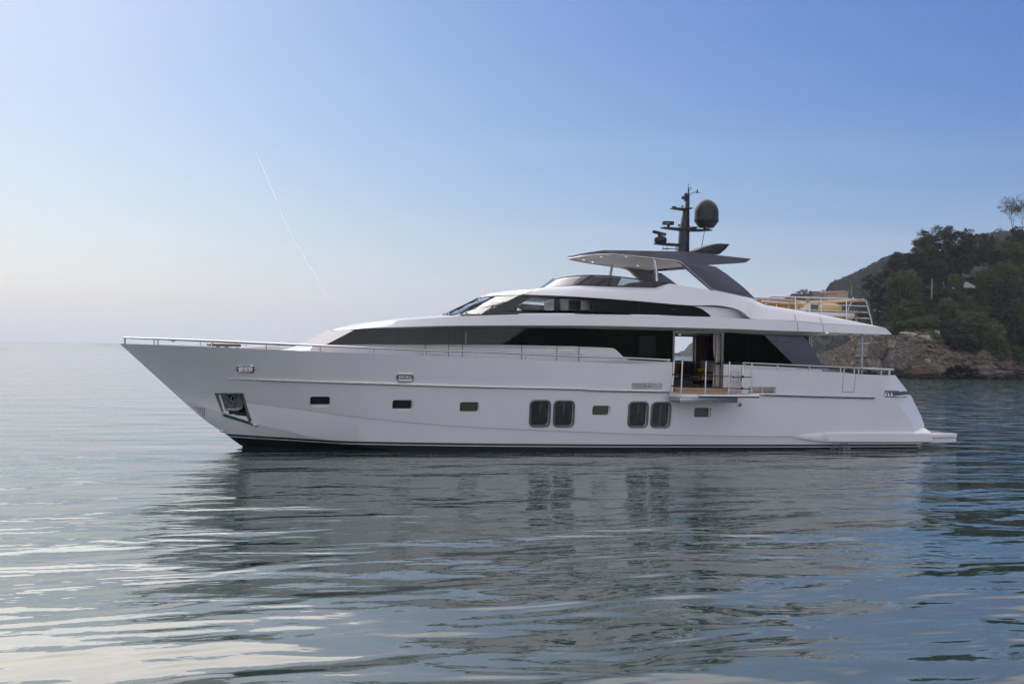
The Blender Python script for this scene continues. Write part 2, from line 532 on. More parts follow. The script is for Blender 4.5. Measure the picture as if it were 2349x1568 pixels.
def ext(row, fz, t1, t2):
    """the quarter facet and the transom behind it"""
    f = P(fz, -3.40) if fz else None
    r = [p for p in row if f is None or p[0] < f[0] - 0.05]
    r = list(resample(r, NC))
    if f is not None:
        r[-1] = f
    return r + [t1, t2, np.array([t2[0] + .08, 0, t2[2]])]


def tr(v, z2=None):
    a = P(v, -2.95); b = a.copy(); b[1] = -2.55; b[0] += .03
    if z2 is not None:
        b[2] = z2
    return a, b


rowsH = []
a, b = tr(q(5, 1600, 352), DZ + .35); rowsH.append(ext(S, q(5, 1485, 353), a, b)); S_T = a
for r, fz, tz in ((Ms[0], q(5, 1578, 545), q(5, 1748, 545)), (Ms[1], q(5, 1712, 735), q(5, 1842, 735)), (Ms[2], q(5, 1770, 815), q(5, 1872, 815))):
    a, b = tr(tz); b[2] = min(b[2], DZ + .1); rowsH.append(ext(r, fz, a, b))
a, b = tr(q(5, 1868, 925)); rowsH.append(ext(K, q(5, 1775, 925), a, b))
a2 = a + np.array([0, .03, -.012]); b2 = b + np.array([0, .03, -.012]); rowsH.append(ext(K2, None, a2, b2))
a = np.array([29.12, -2.9, -.2]); b = np.array([29.15, -2.5, -.2]); rowsH.append(ext(Cc, None, a, b))
a = a + np.array([0, .04, -.03]); rowsH.append(ext(Clow, None, a, b + np.array([0, 0, -.03])))
a = np.array([29.2, -.02, -.9]); rowsH.append([np.array(p) * np.array([1, 0, 1]) for p in keel] + [np.array([29.2, 0, -.95]), np.array([29.22, 0, -.95]), np.array([29.24, 0, -.95])])
# bulwark thickness and the deck inside it
deckz = pchip([(0, 2.75), (3, 2.42), (6, 2.25), (9, 2.12), (12, DZ), (31, DZ)])
_st = [S] + Ms + [K]


def skin_y(x, z):
    """half breadth of the hull skin at a station and height"""
    zs_ = [float(np.interp(x, r[:, 0], r[:, 2])) for r in _st]; ys_ = [float(np.interp(x, r[:, 0], -r[:, 1], left=0)) for r in _st]
    return float(np.interp(z, zs_[::-1], ys_[::-1]))


top = np.array(rowsH[0]); inner = top.copy(); dk = top.copy(); dc = top.copy()
for i in range(len(top)):
    x, y, z = top[i]
    bw = 0.14
    if i == 0:
        inner[i] = (0.45, 0, z)
    elif i < NC:
        inner[i, 1] = min(0, -(abs(y) - bw)); inner[i, 0] = max(x, 0.45)
        inner[i, 1] = 0 if inner[i, 0] <= 0.45 else inner[i, 1]
    elif i == NC:
        inner[i] = (x - .2, y + .15, z)
    elif i == NC + 1:
        inner[i] = (x - .15, y + .1, z - .02)
    else:
        inner[i] = (x - .15, 0, z - .02)
    zz = float(deckz(inner[i, 0]))
    if i < NC:
        xx = max(inner[i, 0], 1.45)
        zz = float(deckz(xx))
        dk[i] = (xx, min(0, -max(0, skin_y(xx, zz) - .13)), zz)
    else:
        dk[i] = (inner[i, 0], inner[i, 1] + .01, zz)
    dc[i] = (dk[i, 0], 0, zz)
rows_all = [dc, dk, inner] + rowsH
mb = MB().grid(rows_all).mirror()
me = bpy.data.meshes.new('hull_solid'); me.from_pydata(mb.v, [], mb.f)
bm = bmesh.new(); bm.from_mesh(me); bmesh.ops.remove_doubles(bm, verts=bm.verts, dist=0.008)
bmesh.ops.dissolve_degenerate(bm, edges=bm.edges, dist=1e-4); bmesh.ops.recalc_face_normals(bm, faces=bm.faces)
bad = [e for e in bm.edges if len(e.link_faces) != 2]
print('hull non-manifold edges', len(bad))
bm.to_mesh(me)
hull_tree = BVHTree.FromBMesh(bm); bm.free()


def on_hull(v, off=0.0):
    d = ray(v); d = Vector(d / np.linalg.norm(d))
    loc, nor, i, dist = hull_tree.ray_cast(Vector(CAM), d)
    if nor.dot(d) > 0: nor = -nor
    return np.array(loc + nor * off), np.array(nor)


hull = bpy.data.objects.new('hull', me); col.objects.link(hull); me.materials.append(M['hull_paint'])
cutters = []


def cutter(ring, front, back):
    """ring of points on the hull skin, cut from front to back"""
    A = [p + np.array(front) for p in ring]; Bk = [p + np.array(back) for p in ring]
    m = MB(); n = len(ring); m.bridge(A, Bk)
    m.f.append(tuple(range(n))); m.f.append(tuple(range(n, 2 * n))[::-1])
    o = m.build('cut', 'white_paint', smooth=0); cutters.append(o)
    return Bk


PORTS = [(1, 1973, 905, 2162, 1005, 20, -2, (1980, 905, 2161, 977)), (2, 635, 1172, 825, 1270, 20, -4, (636, 1172, 815, 1251)), (2, 1268, 1192, 1452, 1288, 20, -4, (1268, 1192, 1440, 1276)),
         (3, 870, 1343, 1040, 1433, 20, -4, (870, 1343, 1024, 1427)), (3, 1827, 1362, 1988, 1453, 20, -4, (1827, 1362, 1968, 1446))]
BIGW = [(282, 1288, 478, 1540, 42, -10), (505, 1292, 703, 1542, 42, -10), (1208, 1303, 1398, 1548, 42, -12), (1423, 1307, 1610, 1550, 42, -14)]
todo = []
for n, x0, y0, x1, y1, r, ln, g in PORTS:
    ring = [on_hull(q(n, *p))[0] for p in rrect(x0, y0, x1, y1, r, ln)]
    bk = cutter(ring, (0, -.2, 0), (0, .10, -.0)); gr = [on_hull(q(n, *p))[0] + np.array((0, .092, 0)) for p in rrect(g[0] + 2, g[1] + 2, g[2] - 2, g[3] - 2, 12, ln * .8)]; todo.append(('porthole', ring, gr))
for x0, y0, x1, y1, r, ln in BIGW:
    ring = [on_hull(q(3, *p))[0] for p in rrect(x0 + 14, y0 + 14, x1 - 14, y1 - 14, r - 8, ln)]
    bk = cutter(ring, (0, -.2, 0), (0, .12, 0)); todo.append(('hull_window', ring, bk, [on_hull(q(3, *p), .012)[0] for p in rrect(x0 + 7, y0 + 7, x1 - 7, y1 - 7, r - 4, ln)]))
for n, x0, y0, x1, y1, r in ((1, 1295, 621, 1436, 667, 20), (2, 681, 934, 817, 985, 18)):
    ring = [on_hull(q(n, *p))[0] for p in rrect(x0, y0, x1, y1, r, 4)]
    bk = cutter(ring, (0, -.25, 0), (0, .62, .0)); todo.append(('fairlead', ring, bk, [on_hull(q(n, *p), .012)[0] for p in rrect(x0 - 6, y0 - 6, x1 + 6, y1 + 6, r + 5, 4)]))
# anchor pocket
pk_in = [q(1, *p) for p in ((1115, 888), (1330, 886), (1396, 1135), (1166, 1062))]
pk_out = [q(1, *p) for p in ((1077, 869), (1340, 869), (1441, 1175), (1160, 1090))]


def fine(poly, k=5):
    o = []
    for i in range(len(poly)):
        a, b = poly[i], poly[(i + 1) % len(poly)]
        o += [(a[0] + (b[0] - a[0]) * j / k, a[1] + (b[1] - a[1]) * j / k) for j in range(k)]
    return o


pk_ring = [on_hull(v)[0] for v in fine(pk_in)]
pk_back = cutter(pk_ring, (0, -.5, .0), (.1, .38, .1))
# freeing ports and the open bulwark gate
for n, pts in ((3, ((1238, 1128), (1525, 1132), (1525, 1190), (1238, 1186))), (4, ((925, 930), (1185, 932), (1185, 990), (925, 988)))):
    ring = [on_hull(q(n, *p))[0] for p in fine(list(pts), 3)]
    cutter(ring, (0, -.3, 0), (0, .6, 0))
gx0 = P(q(3, 1607, 1000), -3.55)[0]; gx1 = P(q(4, 876, 850), -3.55)[0]
ring = [np.array(p) for p in ((gx0, -3.5, DZ + .012), (gx1, -3.5, DZ + .012), (gx1, -3.5, 3.6), (gx0, -3.5, 3.6))]
cutter(ring, (0, -.4, 0), (0, .4, 0))
# stern fairlead slot
ring = [np.array(p) for p in (P(q(5, 1497, 502), -3.4), P(q(5, 1860, 516), -3.4), P(q(5, 1860, 540), -3.4), P(q(5, 1497, 550), -3.4))]
cutter(ring, (0, -.4, 0), (0, .55, 0))
# vent slots at the stem
vents = []
for x, y0, y1 in ((887, 1003, 1025), (905, 1003, 1040), (925, 1005, 1055), (944, 1007, 1070), (966, 1007, 1085), (985, 1009, 1098)):
    ring = [on_hull(q(1, *p))[0] for p in ((x - 3.5, y0), (x + 3.5, y0), (x - 5, y1), (x - 11, y1))]
    vents.append(ring); cutter(ring, (0, -.2, 0), (0, .12, 0))

cc = bpy.data.collections.new('cutting'); scene.collection.children.link(cc)
for o in cutters:
    cc.objects.link(o); col.objects.unlink(o)
md = hull.modifiers.new('b', 'BOOLEAN'); md.operation = 'DIFFERENCE'; md.operand_type = 'COLLECTION'; md.collection = cc; md.solver = 'EXACT'
dg = bpy.context.evaluated_depsgraph_get(); ev = hull.evaluated_get(dg)
new = bpy.data.meshes.new_from_object(ev); hull.modifiers.clear(); old = hull.data; hull.data = new; bpy.data.meshes.remove(old)
print('hull faces', len(new.polygons))
for o in cutters:
    bpy.data.objects.remove(o, do_unlink=True)
bpy.data.collections.remove(cc)
new.name = 'hull'; new.materials.clear(); new.materials.append(M['hull_paint'])
new.polygons.foreach_set('material_index', [0] * len(new.polygons))
shade(new, 24)
hull.parent = yacht


def ring_poly(ring, name, m, parent, off=(0, 0, 0), thick=None):
    r = [p + np.array(off) for p in ring]
    if thick is None:
        return MB().prism(r, (0, .01, 0)).build(name, m, parent, smooth=0)
    return MB().prism(r, thick).build(name, m, parent, smooth=0)


for t in todo:
    if t[0] == 'porthole':
        c = np.mean(t[1], 0)
        back = MB().prism(t[2], (0, .006, 0)).build('porthole', 'interior_dark', yacht, smooth=0)
        MB().prism([p + np.array((0, -.022, 0)) for p in t[2]], (0, .006, 0)).build('glass', 'glass_port', back, smooth=0)
        MB().tube([p + np.array((0, -.02, 0)) for p in t[2]], .012, 6, closed=True).build('gasket', 'black_rubber', back)
        k_p = len([o for o in yacht.children if o.name.startswith('porthole')])
        if k_p > 2:
            cB = np.mean(t[2], 0); MB().prism([cB + (p - cB) * .93 + np.array((0, -.012, 0)) for p in t[2]], (0, .006, 0)).build('blind', 'blind_olive', back, smooth=0)
    elif t[0] == 'hull_window':
        fr = MB().tube(t[3], .038, 8, closed=True).build('hull_window', 'window_frame_grey', yacht)
        MB().prism([p + np.array((0, -.004, 0)) for p in t[2]], (0, .003, 0)).build('blind', 'interior_dark', fr, smooth=0)
        MB().prism([p + np.array((0, -.05, 0)) for p in t[2]], (0, .006, 0)).build('glass', 'glass_port', fr, smooth=0)
        cB = np.mean(t[2], 0); zs = [p[2] for p in t[2]]; iT = max(range(len(zs)), key=lambda i: zs[i]); iB = min(range(len(zs)), key=lambda i: zs[i])
        pT, pB = t[2][iT].copy(), t[2][iB].copy(); pT[0] = pB[0] = cB[0]
        MB().tube([pT + [.03, -.02, -.02], pB + [0, -.02, .02]], .035, 6).build('mullion', 'window_frame_grey', fr)
        inn = [cB + (p - cB) * np.array((.42, 1, .86)) + np.array((.16, -.012, 0)) for p in t[2]]
        MB().prism(inn, (0, .006, 0)).build('curtain', 'window_curtain', fr, smooth=0)
    else:
        fr = MB().tube(t[3], .04, 8, closed=True).build('fairlead', 'steel', yacht)
        c = np.mean(t[1], 0); L = max(p[0] for p in t[1]) - min(p[0] for p in t[1]); lo = min(p[2] for p in t[1]) - .02; hi = max(p[2] for p in t[1])
        for k in (-.16, .2):
            MB().lathe((c[0] + k * L + .05, c[1] + .30, lo), [(.075, 0), (.06, .04), (.045, .12), (.05, .2), (.07, .24), (.06, .27)], 14).build('bollard', 'steel', fr)

# anchor pocket lining, frame and anchor
po = [on_hull(v, .012)[0] for v in fine(pk_out)]; pi_ = [on_hull(v, .012)[0] for v in fine(pk_in)]
pin = [p + np.array((0, .06, 0)) for p in pi_]
apk = MB().bridge(po, pi_).bridge(pi_, pin).build('anchor_pocket', 'steel', yacht, smooth=30)
bkp = [p + np.array((-.004, -.012, -.004)) for p in pk_back]
MB().prism(bkp, (0, .006, 0)).build('pocket_back', 'black_gloss', apk, smooth=0)
cP, cQ = np.mean(pk_ring, 0), np.mean(pk_back, 0)
MB().bridge([cP + (p - cP) * .985 + np.array((0, .03, 0)) for p in pk_ring], [cQ + (p - cQ) * .985 + np.array((0, -.02, 0)) for p in pk_back]).build('pocket_lining', 'steel_dark', apk, smooth=30)


def hp(n, x, y, dy):
    p = on_hull(q(n, x, y))[0]; return p + np.array((0, dy, 0))


anc = MB()
anc.prism([hp(12, *p, .10) for p in ((835, 560), (950, 560), (1060, 740), (1040, 830), (900, 870), (870, 870), (905, 820))], (0, .05, 0))
anc.prism([hp(12, *p, .10) for p in ((1190, 560), (1250, 560), (1300, 700), (1310, 830), (1260, 885), (1120, 850), (1115, 745))], (0, .05, 0))
anc.tube([hp(12, 1080, 840, .12), hp(12, 1100, 740, .06), hp(12, 1130, 600, .05)], [.07, .05, .04], 8)
anc.tube([hp(12, 870, 870, .08), hp(12, 1000, 880, .05), hp(12, 1180, 890, .05), hp(12, 1290, 850, .08)], [.03, .06, .06, .03], 8)
cA = hp(12, 1100, 640, .06)
anc.tube([cA + np.array((.10 * math.cos(a), 0, .10 * math.sin(a))) for a in np.linspace(0, 2 * math.pi, 14)[:-1]], .014, 6, closed=True)
anc.build('anchor', 'galvanised', apk, smooth=40)
MB().prism([hp(12, *p, .02) for p in ((885, 960), (900, 880), (990, 900), (990, 985), (1385, 1035), (1412, 1128))], (0, .03, 0)).build('wash_plate', 'white_paint', apk, smooth=0)
MB().prism([hp(12, *p, .0) for p in ((980, 895), (1360, 955), (1385, 1030), (1060, 985), (985, 985))], (0, .05, 0)).build('rubber_pad', 'black_rubber', apk, smooth=0)
for n, x, y in ((12, 1585, 1225), (12, 840, 1358)):
    p, nn = on_hull(q(n, x, y)); MB().ball(p, (.09, .06, .05)).build('water_outlet', 'steel', yacht)
p, nn = on_hull(q(4, 843, 1101)); MB().lathe(p + np.array((0, -.02, 0)), [(.07, -.01), (.075, .02), (.03, .025)], 16, 'y').build('water_outlet', 'steel_dark', yacht)

# rub rails along the hull
for pts in ([q(1, 1192, 733), q(1, 1400, 739), q(1, 1700, 751), q(1, 2349, 773), q(2, 500, 1016), q(2, 940, 1031), q(2, 1500, 1047), q(2, 2349, 1068), q(3, 900, 1197), q(3, 1585, 1213)],
            [q(4, 975, 1003), q(4, 1200, 1010), q(4, 1600, 1022), q(4, 2112, 1034)]):
    pp = [on_hull(v, .012)[0] for v in pts]; pp = resample(pp, 90)
    rr = np.full(90, .052); rr[:8] = np.linspace(.01, .052, 8); rr[-3:] = (.05, .045, .03)
    o = MB().tube(pp, rr, 10).build('rub_rail', 'steel', yacht)

# stern fairlead fittings
c0 = P(q(5, 1497, 525), -3.2)
sf = MB()
zt, zb = P(q(5, 1497, 498), -3.4)[2], P(q(5, 1497, 553), -3.4)[2]
xa, xb = P(q(5, 1492, 520), -3.4)[0], P(q(5, 1690, 520), -3.4)[0]
sf.tube([(xa, -3.425, zt), (xb - .3, -3.42, zt)], .028, 8).tube([(xa, -3.415, zb), (xb + .05, -3.40, zb)], .028, 8).tube([(xa, -3.425, zb), (xa, -3.425, zt)], .028, 8)
sfo = sf.build('fairlead', 'steel_dark', yacht)
for k in (0, 1, 2):
    MB().lathe((xa + .22 + k * .14, -3.2, zb), [(.05, 0), (.035, .08), (.035, .16), (.055, .21)], 12).build('bollard', 'steel', sfo)
MB().box((xa + .65, -3.12, zb + .08), (xb + .45, -3.06, zt - .02)).build('backing_plate', 'steel_dark', sfo)
# hatch line in the quarter
hl = [P(q(5, *p), -3.52) for p in ((1114, 334), (1231, 337), (1219, 512), (1110, 510))]
hl = [np.array((p[0], on_hull(v, .001)[0][1], p[2])) for p, v in zip(hl, [q(5, 1114, 340), q(5, 1231, 345), q(5, 1219, 512), q(5, 1110, 510)])]
m = MB()
for i in range(4):
    if i != 0: m.tube([hl[i], hl[(i + 1) % 4]], .009, 5)
m.build('side_hatch', 'window_frame_grey', yacht)

# stern bulge above the waterline and the bathing platform
bt = [P(q(5, *p), -3.30) for p in ((592, 914), (700, 901), (1000, 890), (1370, 888), (1868, 890), (1920, 892))]
bb = [P(q(5, *p), -3.30) for p in ((592, 922), (750, 955), (900, 975), (1200, 981), (1868, 981), (1920, 981))]
n = 40; bt = resample(bt, n); bb = resample(bb, n)
rows = []
prof = ((.0, -.45, .16), (.0, -.16, .05), (.03, -.03, 0), (.10, .0, 0), (.9, 0.0, 0), (.98, -.03, 0), (1.0, -.12, 0), (1.0, -.5, 0))
for (t, inset, rise) in prof:
    r = bt * (1 - t) + bb * t
    k = np.clip(np.linspace(0, 1, n) * 2.6, 0, 1); k = k * k * (3 - 2 * k) * .6 + k * .4
    out_ = -3.385 - .10 * k
    r[:, 1] = out_ - inset * (.15 + .85 * k); r[:, 2] += rise * k
    rows.append(r)
MB().grid(rows).build('stern_bulge', 'white_paint', yacht, smooth=40)
x0, x1 = P(q(5, 1924, 900), -3.35)[0], P(q(5, 2204, 940), -3.1)[0]
z1 = P(q(5, 2150, 901), -3.1)[2]; z0 = P(q(5, 2150, 980), -3.1)[2]; zm = (z0 + z1) / 2
bp = empty('bathing_platform', (0, 0, 0)); bp.parent = yacht
out_top = [(x0 + .012, -3.38), (x1 - .35, -3.22), (x1 - .1, -3.08), (x1, -2.8), (x1, 2.8), (x1 - .1, 3.08), (x1 - .35, 3.22), (x0 + .012, 3.38)]
MB().prism([(x, y, zm + .025) for x, y in out_top], (0, 0, z1 - zm - .025)).build('upper_slab', 'white_paint', bp, bevel=.012)
MB().prism([(x, y * .985, z0) for x, y in out_top], (0, 0, zm - z0 + .004)).build('lower_slab', 'white_paint', bp, bevel=.01)
MB().box((x0 - .9, -3.1, z0), (x0 + .01, 3.1, z1 - .003)).build('platform_root', 'white_paint', bp)
MB().box((x0 - .85, -2.6, z1 - .002), (x1 - .15, 2.7, z1 + .012)).build('teak_top', 'teak', bp)

# teak side decks and fore deck
ii = [i for i in range(0, NC) if inner[i, 0] > 0.6]
ra = [(dk[i, 0], min(dk[i, 1] + .03, 0), dk[i, 2] + .010) for i in ii]; rb = [(dk[i, 0], 0, dk[i, 2] + .010) for i in ii]
MB().grid([ra, rb]).mirror().build('teak_deck', 'teak', yacht, merge=.001, smooth=0)

# ------------------------------------------------ deck house (saloon)
YH = 2.62
HB = lambda x: YH if x >= 9.5 else YH - (9.5 - x) * .135
yside = lambda x: -HB(x)
top_v = [q(2, 270, 515), q(2, 400, 503), q(2, 700, 497), q(2, 1300, 492), q(2, 1800, 494), q(2, 2349, 501), q(3, 1000, 628), q(3, 1630, 639), q(4, 685, 421), q(4, 1072, 447), q(4, 1440, 456)]
bot_v = [q(2, 10, 653), q(2, 450, 650), q(2, 1290, 652), q(2, 1850, 659), q(2, 2349, 669), q(3, 740, 789), q(3, 1030, 800), q(3, 1060, 804), q(3, 1085, 815), q(3, 1155, 882), q(3, 1180, 902), q(3, 1220, 914), q(3, 1620, 934), q(4, 685, 719), q(4, 1375, 750), q(4, 1635, 757)]
gt = [PB(v, lambda x: HB(x)) for v in top_v]; gb = [PB(v, lambda x: HB(x)) for v in bot_v]
GT = lin([(p[0], p[2]) for p in gt]); GBt = lin([(p[0], p[2]) for p in gb])
GBX = sorted(float(p[0]) for p in gb); GTX = sorted(float(p[0]) for p in gt)


def band(xa, xb, tf, bf, txs, bxs, e=.006):
    t = [xa] + [x for x in txs if xa < x < xb] + [xb]; b = [xa] + [x for x in bxs if xa < x < xb] + [xb]
    return [(x, tf(x) - e) for x in t] + [(x, bf(x) + e) for x in b[::-1]]


xd0 = P(q(3, 1632, 800), -YH)[0]; xd1 = P(q(3, 2092, 800), -YH)[0]     # sliding door opening
house = empty('deck_house', (0, 0, 0)); house.parent = yacht
seams = [P(q(2, x, 575), -HB(9.5))[0] for x in (698, 942, 1163, 1292, 1850, 2180)] + [P(q(3, x, 700), -YH)[0] for x in (742, 1283)] + [xd0 - .03]
xtip_b, xtip_t = gb[0][0], gt[0][0]
first = [(xtip_t, GT(xtip_t) - .006)] + [(x, GT(x) - .006) for x in GTX if xtip_t < x < seams[0]] + [(seams[0] - .004, GT(seams[0]) - .006), (seams[0] - .004, GBt(seams[0]) + .006), (xtip_b, GBt(xtip_b) + .006)]
panel(first, [], yside, .012).build('side_window', 'glass_tinted', house, smooth=0)
for a, b in zip(seams[:-1], seams[1:]):
    panel(band(a + .004, b - .004, GT, GBt, GTX, GBX), [], yside, .012).build('side_window', 'glass_tinted', house, smooth=0)
xw0 = P(q(4, 1072, 447), -YH)[0]; xw1 = P(q(4, 1380, 750), -YH)[0]
pg = [(xd1 + .06, GT(xd1) - .006), (xw0 + .1, GT(xw0) - .006), (xw1 + .1, GBt(xw1) + .006), (xd1 + .06, GBt(xd1) + .006)]
panel(pg, [], yside, .012).build('side_window', 'glass_tinted', house, smooth=0)
# dark mask behind the foremost panes and strips around the glass edges (seen as the black band)
mask = [(xtip_t, GT(xtip_t)), (seams[0], GT(seams[0])), (seams[3], GT(seams[3])), (seams[3], GBt(seams[3])), (seams[0], GBt(seams[0])), (xtip_b, GBt(xtip_b))]
slit = [[(float(p[0]), float(p[2])) for p in (P(q(2, x0, 540), -2.3), P(q(2, x1, 540), -2.3), P(q(2, x1 - 2, 620), -2.3), P(q(2, x0 - 2, 620), -2.3))] for x0, x1 in ((597, 603), (612, 620))]
panel(mask, slit, lambda x: -HB(x) + .09, .02).build('window_lining', 'interior_dark', house, smooth=0)
# white wall under the glass, down to the deck
low = lambda x: float(deckz(x)) + .012
wl = [(5.3, low(5.3))] + [(5.9, GBt(xtip_b) - .05), (xtip_b, GBt(xtip_b))] + [(x, GBt(x)) for x in GBX if xtip_b < x < xd0 - .04] + [(xd0 - .04, GBt(xd0)), (xd0 - .04, low(xd0)), (9.5, low(9.5))]
panel(wl, [], lambda x: -HB(x) - .012, .10).build('side_wall', 'white_paint', house, smooth=0)
xe = P(q(4, 1665, 790), -YH)[0]
wl2 = [(xd1 + .05, GBt(xd1)), (xw1, GBt(xw1)), (xe - .25, GBt(xe - .25) - .03), (xe, low(20)), (xd1 + .05, low(20))]
panel(wl2, [], lambda x: -HB(x) - .012, .12).build('side_wall', 'white_paint', house, smooth=0)
# joints in the lower wall, flush handles and lights
for s in seams[1:7]:
    MB().box((s - .009, -HB(s) - .016, low(s)), (s + .009, -HB(s) - .010, GBt(s))).build('panel_joint', 'black_rubber', house, smooth=0)
for s in seams[:8]:
    MB().box((s - .02, -HB(s) + .013, GBt(s)), (s + .02, -HB(s) + .05, GT(s))).build('window_post', 'black_rubber', house, smooth=0)
for n, x0, y0, x1, y1 in ((2, 985, 708, 1122, 742), (2, 2222, 718, 2349, 748)):
    a = P(q(n, x0, y0), -YH - .01); b = P(q(n, x1, y1), -YH - .01)
    m = MB(); m.tube([(a[0], -YH - .016, a[2]), (b[0], -YH - .016, a[2]), (b[0], -YH - .016, b[2]), (a[0], -YH - .016, b[2])], .012, 6, closed=True)
    m.box((a[0] + .03, -YH - .02, b[2] + .05), (b[0] - .03, -YH - .014, b[2] + .075)); m.build('flush_locker', 'white_soffit', house)
for n, x, y in ((2, 917, 740), (3, 765, 878)):
    a = P(q(n, x, y), -YH - .02); MB().box((a[0] - .025, -YH - .03, a[2] - .05), (a[0] + .025, -YH - .013, a[2] + .05)).build('courtesy_light', 'steel_dark', house)
a = P(q(3, 2166, 1028), -YH - .02); b = P(q(3, 2240, 1121), -YH - .02)
lh = MB().tube([(a[0], -YH - .014, a[2]), (b[0], -YH - .014, a[2]), (b[0], -YH - .014, b[2]), (a[0], -YH - .014, b[2])], .006, 5, closed=True).build('locker_door', 'window_frame_grey', house)
c = P(q(3, 2193, 1076), -YH - .02); MB().lathe((c[0], -YH - .016, c[2]), [(.035, .0), (.035, -.012), (.01, -.015)], 14, 'y').build('latch', 'steel_dark', lh)
# door frame and sill
m = MB()
zt_, zb_ = GT(xd0) + .0, DZ + .06
m.box((xd0 - .04, -YH - .02, DZ + .012), (xd0 + .03, -YH + .09, GT(xd0))).box((xd1 - .05, -YH - .0, DZ + .012), (xd1 + .045, -YH + .09, GT(xd1))).box((xd1 - .28, -YH + .03, DZ + .05), (xd1 - .24, -YH + .07, GT(xd1)))
m.box((xd0 + .03, -YH - .0, zt_ - .06), (xd1 - .05, -YH + .09, zt_ - .006)).build('door_frame', 'steel_dark', house)
MB().box((xd0 - .02, -YH - .26, DZ + .013), (xd1 + .12, -YH - .013, DZ + .13)).build('door_step', 'oak_rail', house, bevel=.01)
MB().box((xd0 + .03, -YH - .02, DZ + .131), (xd1 - .05, -YH + .1, DZ + .16)).build('door_sill', 'steel', house)
# front window of the house, raked and gently curved
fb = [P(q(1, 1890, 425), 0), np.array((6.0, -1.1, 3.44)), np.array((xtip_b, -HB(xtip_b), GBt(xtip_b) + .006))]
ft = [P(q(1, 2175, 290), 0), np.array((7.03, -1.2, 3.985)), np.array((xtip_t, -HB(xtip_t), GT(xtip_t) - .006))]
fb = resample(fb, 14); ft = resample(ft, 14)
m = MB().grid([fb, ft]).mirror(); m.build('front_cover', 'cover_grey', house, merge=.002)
fbb = fb.copy(); fbb[:, 0] += .10; ftb = ft.copy(); ftb[:, 0] += .10

# coach roof ahead of the house and the low trunk
r0 = [(5.0, 0, 3.16), (5.05, -1.4, 3.15), (5.3, -2.02, 3.1), (6.0, -2.2, 3.1), (6.4, -2.2, 3.1)]
fr_ = resample([P(q(1, 1740, 468), 0), np.array((5.25, -1.3, 3.2)), np.array((5.9, -2.02, 3.28))], 12)
m = MB(); bz = resample([np.array((5.0, 0, 2.3)), np.array((5.0, -1.3, 2.3)), np.array((5.55, -2.1, 2.3))], 12)
m.grid([bz, fr_, resample([fb[0] + np.array((0, 0, -.01)), fb[6] + np.array((0, 0, -.01)), fb[13] + np.array((0, 0, -.01))], 12)]).mirror().build('coach_roof', 'white_paint', house, merge=.002)
# starboard side and ends
zc_ = 4.30
far_holes = [[(float(p[0]), float(p[2])) for p in (P(q(n, *a), 2.55) for a in pts)] for n, pts in
             ((2, ((1319, 538), (1419, 538), (1419, 646), (1319, 646))), (3, ((1308, 685), (1473, 687), (1471, 888), (1304, 886))), (3, ((1643, 692), (1818, 697), (1814, 925), (1634, 918))))]
xa_ = 7.4
fo = [(xa_, DZ), (24.6, DZ), (24.0, 4.42), (12, 4.42), (xa_, 4.02)]
panel(fo, far_holes, lambda x: 2.55 if x > 9.5 else 2.55 - (9.5 - x) * .135, .07).build('starboard_wall', 'interior_wood', house, smooth=0)
fh = far_holes[1]; MB().prism([(x, 2.56, z) for x, z in fh], (0, .01, 0)).build('starboard_window', 'glass_tinted', house, smooth=0)
rm = MB().box((xa_, -2.4, DZ + .02), (24.4, 2.54, DZ + .14)); rm.build('saloon_floor', 'interior_floor', house)
MB().box((24.3, -2.5, DZ + .15), (24.4, 2.5, 4.40)).build('aft_bulkhead', 'interior_dark', house)
MB().box((12.6, -2.4, DZ + .15), (12.7, 2.5, 4.30)).build('partition', 'interior_dark', house)
pw = P(q(10, 1010, 500), 2.2); pw2 = P(q(10, 1160, 500), 2.2); pw3 = P(q(10, 1235, 500), 2.2); pw4 = P(q(10, 1345, 500), 2.2)
MB().box((pw[0], 2.1, DZ + .15), (pw2[0], 2.2, 4.40)).build('wood_panel', 'interior_wood', house)
MB().box((pw2[0] + .004, 2.0, DZ + .15), (pw3[0], 2.2, 4.40)).build('wood_panel', 'grey_metallic', house)
MB().box((pw3[0] + .004, 1.9, DZ + .15), (pw4[0] + 2.0, 2.2, 4.40)).build('dark_cabinet', 'interior_dark', house)
c = P(q(10, 733, 250), .5); MB().lathe((c[0], c[1], c[2] - .05), [(.05, 0), (.05, .03)], 12).build('ceiling_light', 'lamp_dim', house)
c = P(q(10, 1138, 255), 2.0); MB().ball(c, (.10, .08, .11)).build('loudspeaker', 'black_gloss', house)
m = MB()
for xx in (1080, 1123):
    c = P(q(10, xx, 903), 2.1); m.box((c[0] - .05, 2.06, c[2] - .06), (c[0] + .05, 2.095, c[2] + .06))
m.build('wall_switch', 'black_gloss', house)

# grey wing panel with the raised lettering
wp = [P(q(4, *p), -YH - .05) for p in ((1074, 447), (1436, 456), (1460, 470), (1530, 572), (1592, 682), (1635, 752), (1632, 761), (1382, 752))]
wing = MB().prism([(p[0], -YH - .05, p[2]) for p in wp], (0, .16, 0)).build('wing_panel', 'grey_metallic', house, bevel=.015)
wpi = [(p[0] + .02, 2.5, p[2]) for p in wp]; MB().prism(wpi, (0, .16, 0)).build('wing_panel', 'grey_metallic', house, bevel=.015)
cu = bpy.data.curves.new('lettering', 'FONT'); cu.body = 'SANLORENZO'; cu.size = 1.0; cu.extrude = .06; cu.offset = .012
to = bpy.data.objects.new('tmp', cu); col.objects.link(to)
dg = bpy.context.evaluated_depsgraph_get(); tm = bpy.data.meshes.new_from_object(to.evaluated_get(dg)); bpy.data.objects.remove(to, do_unlink=True)
a = P(q(4, 1157, 513), -YH - .05); b = P(q(4, 1340, 513), -YH - .05)
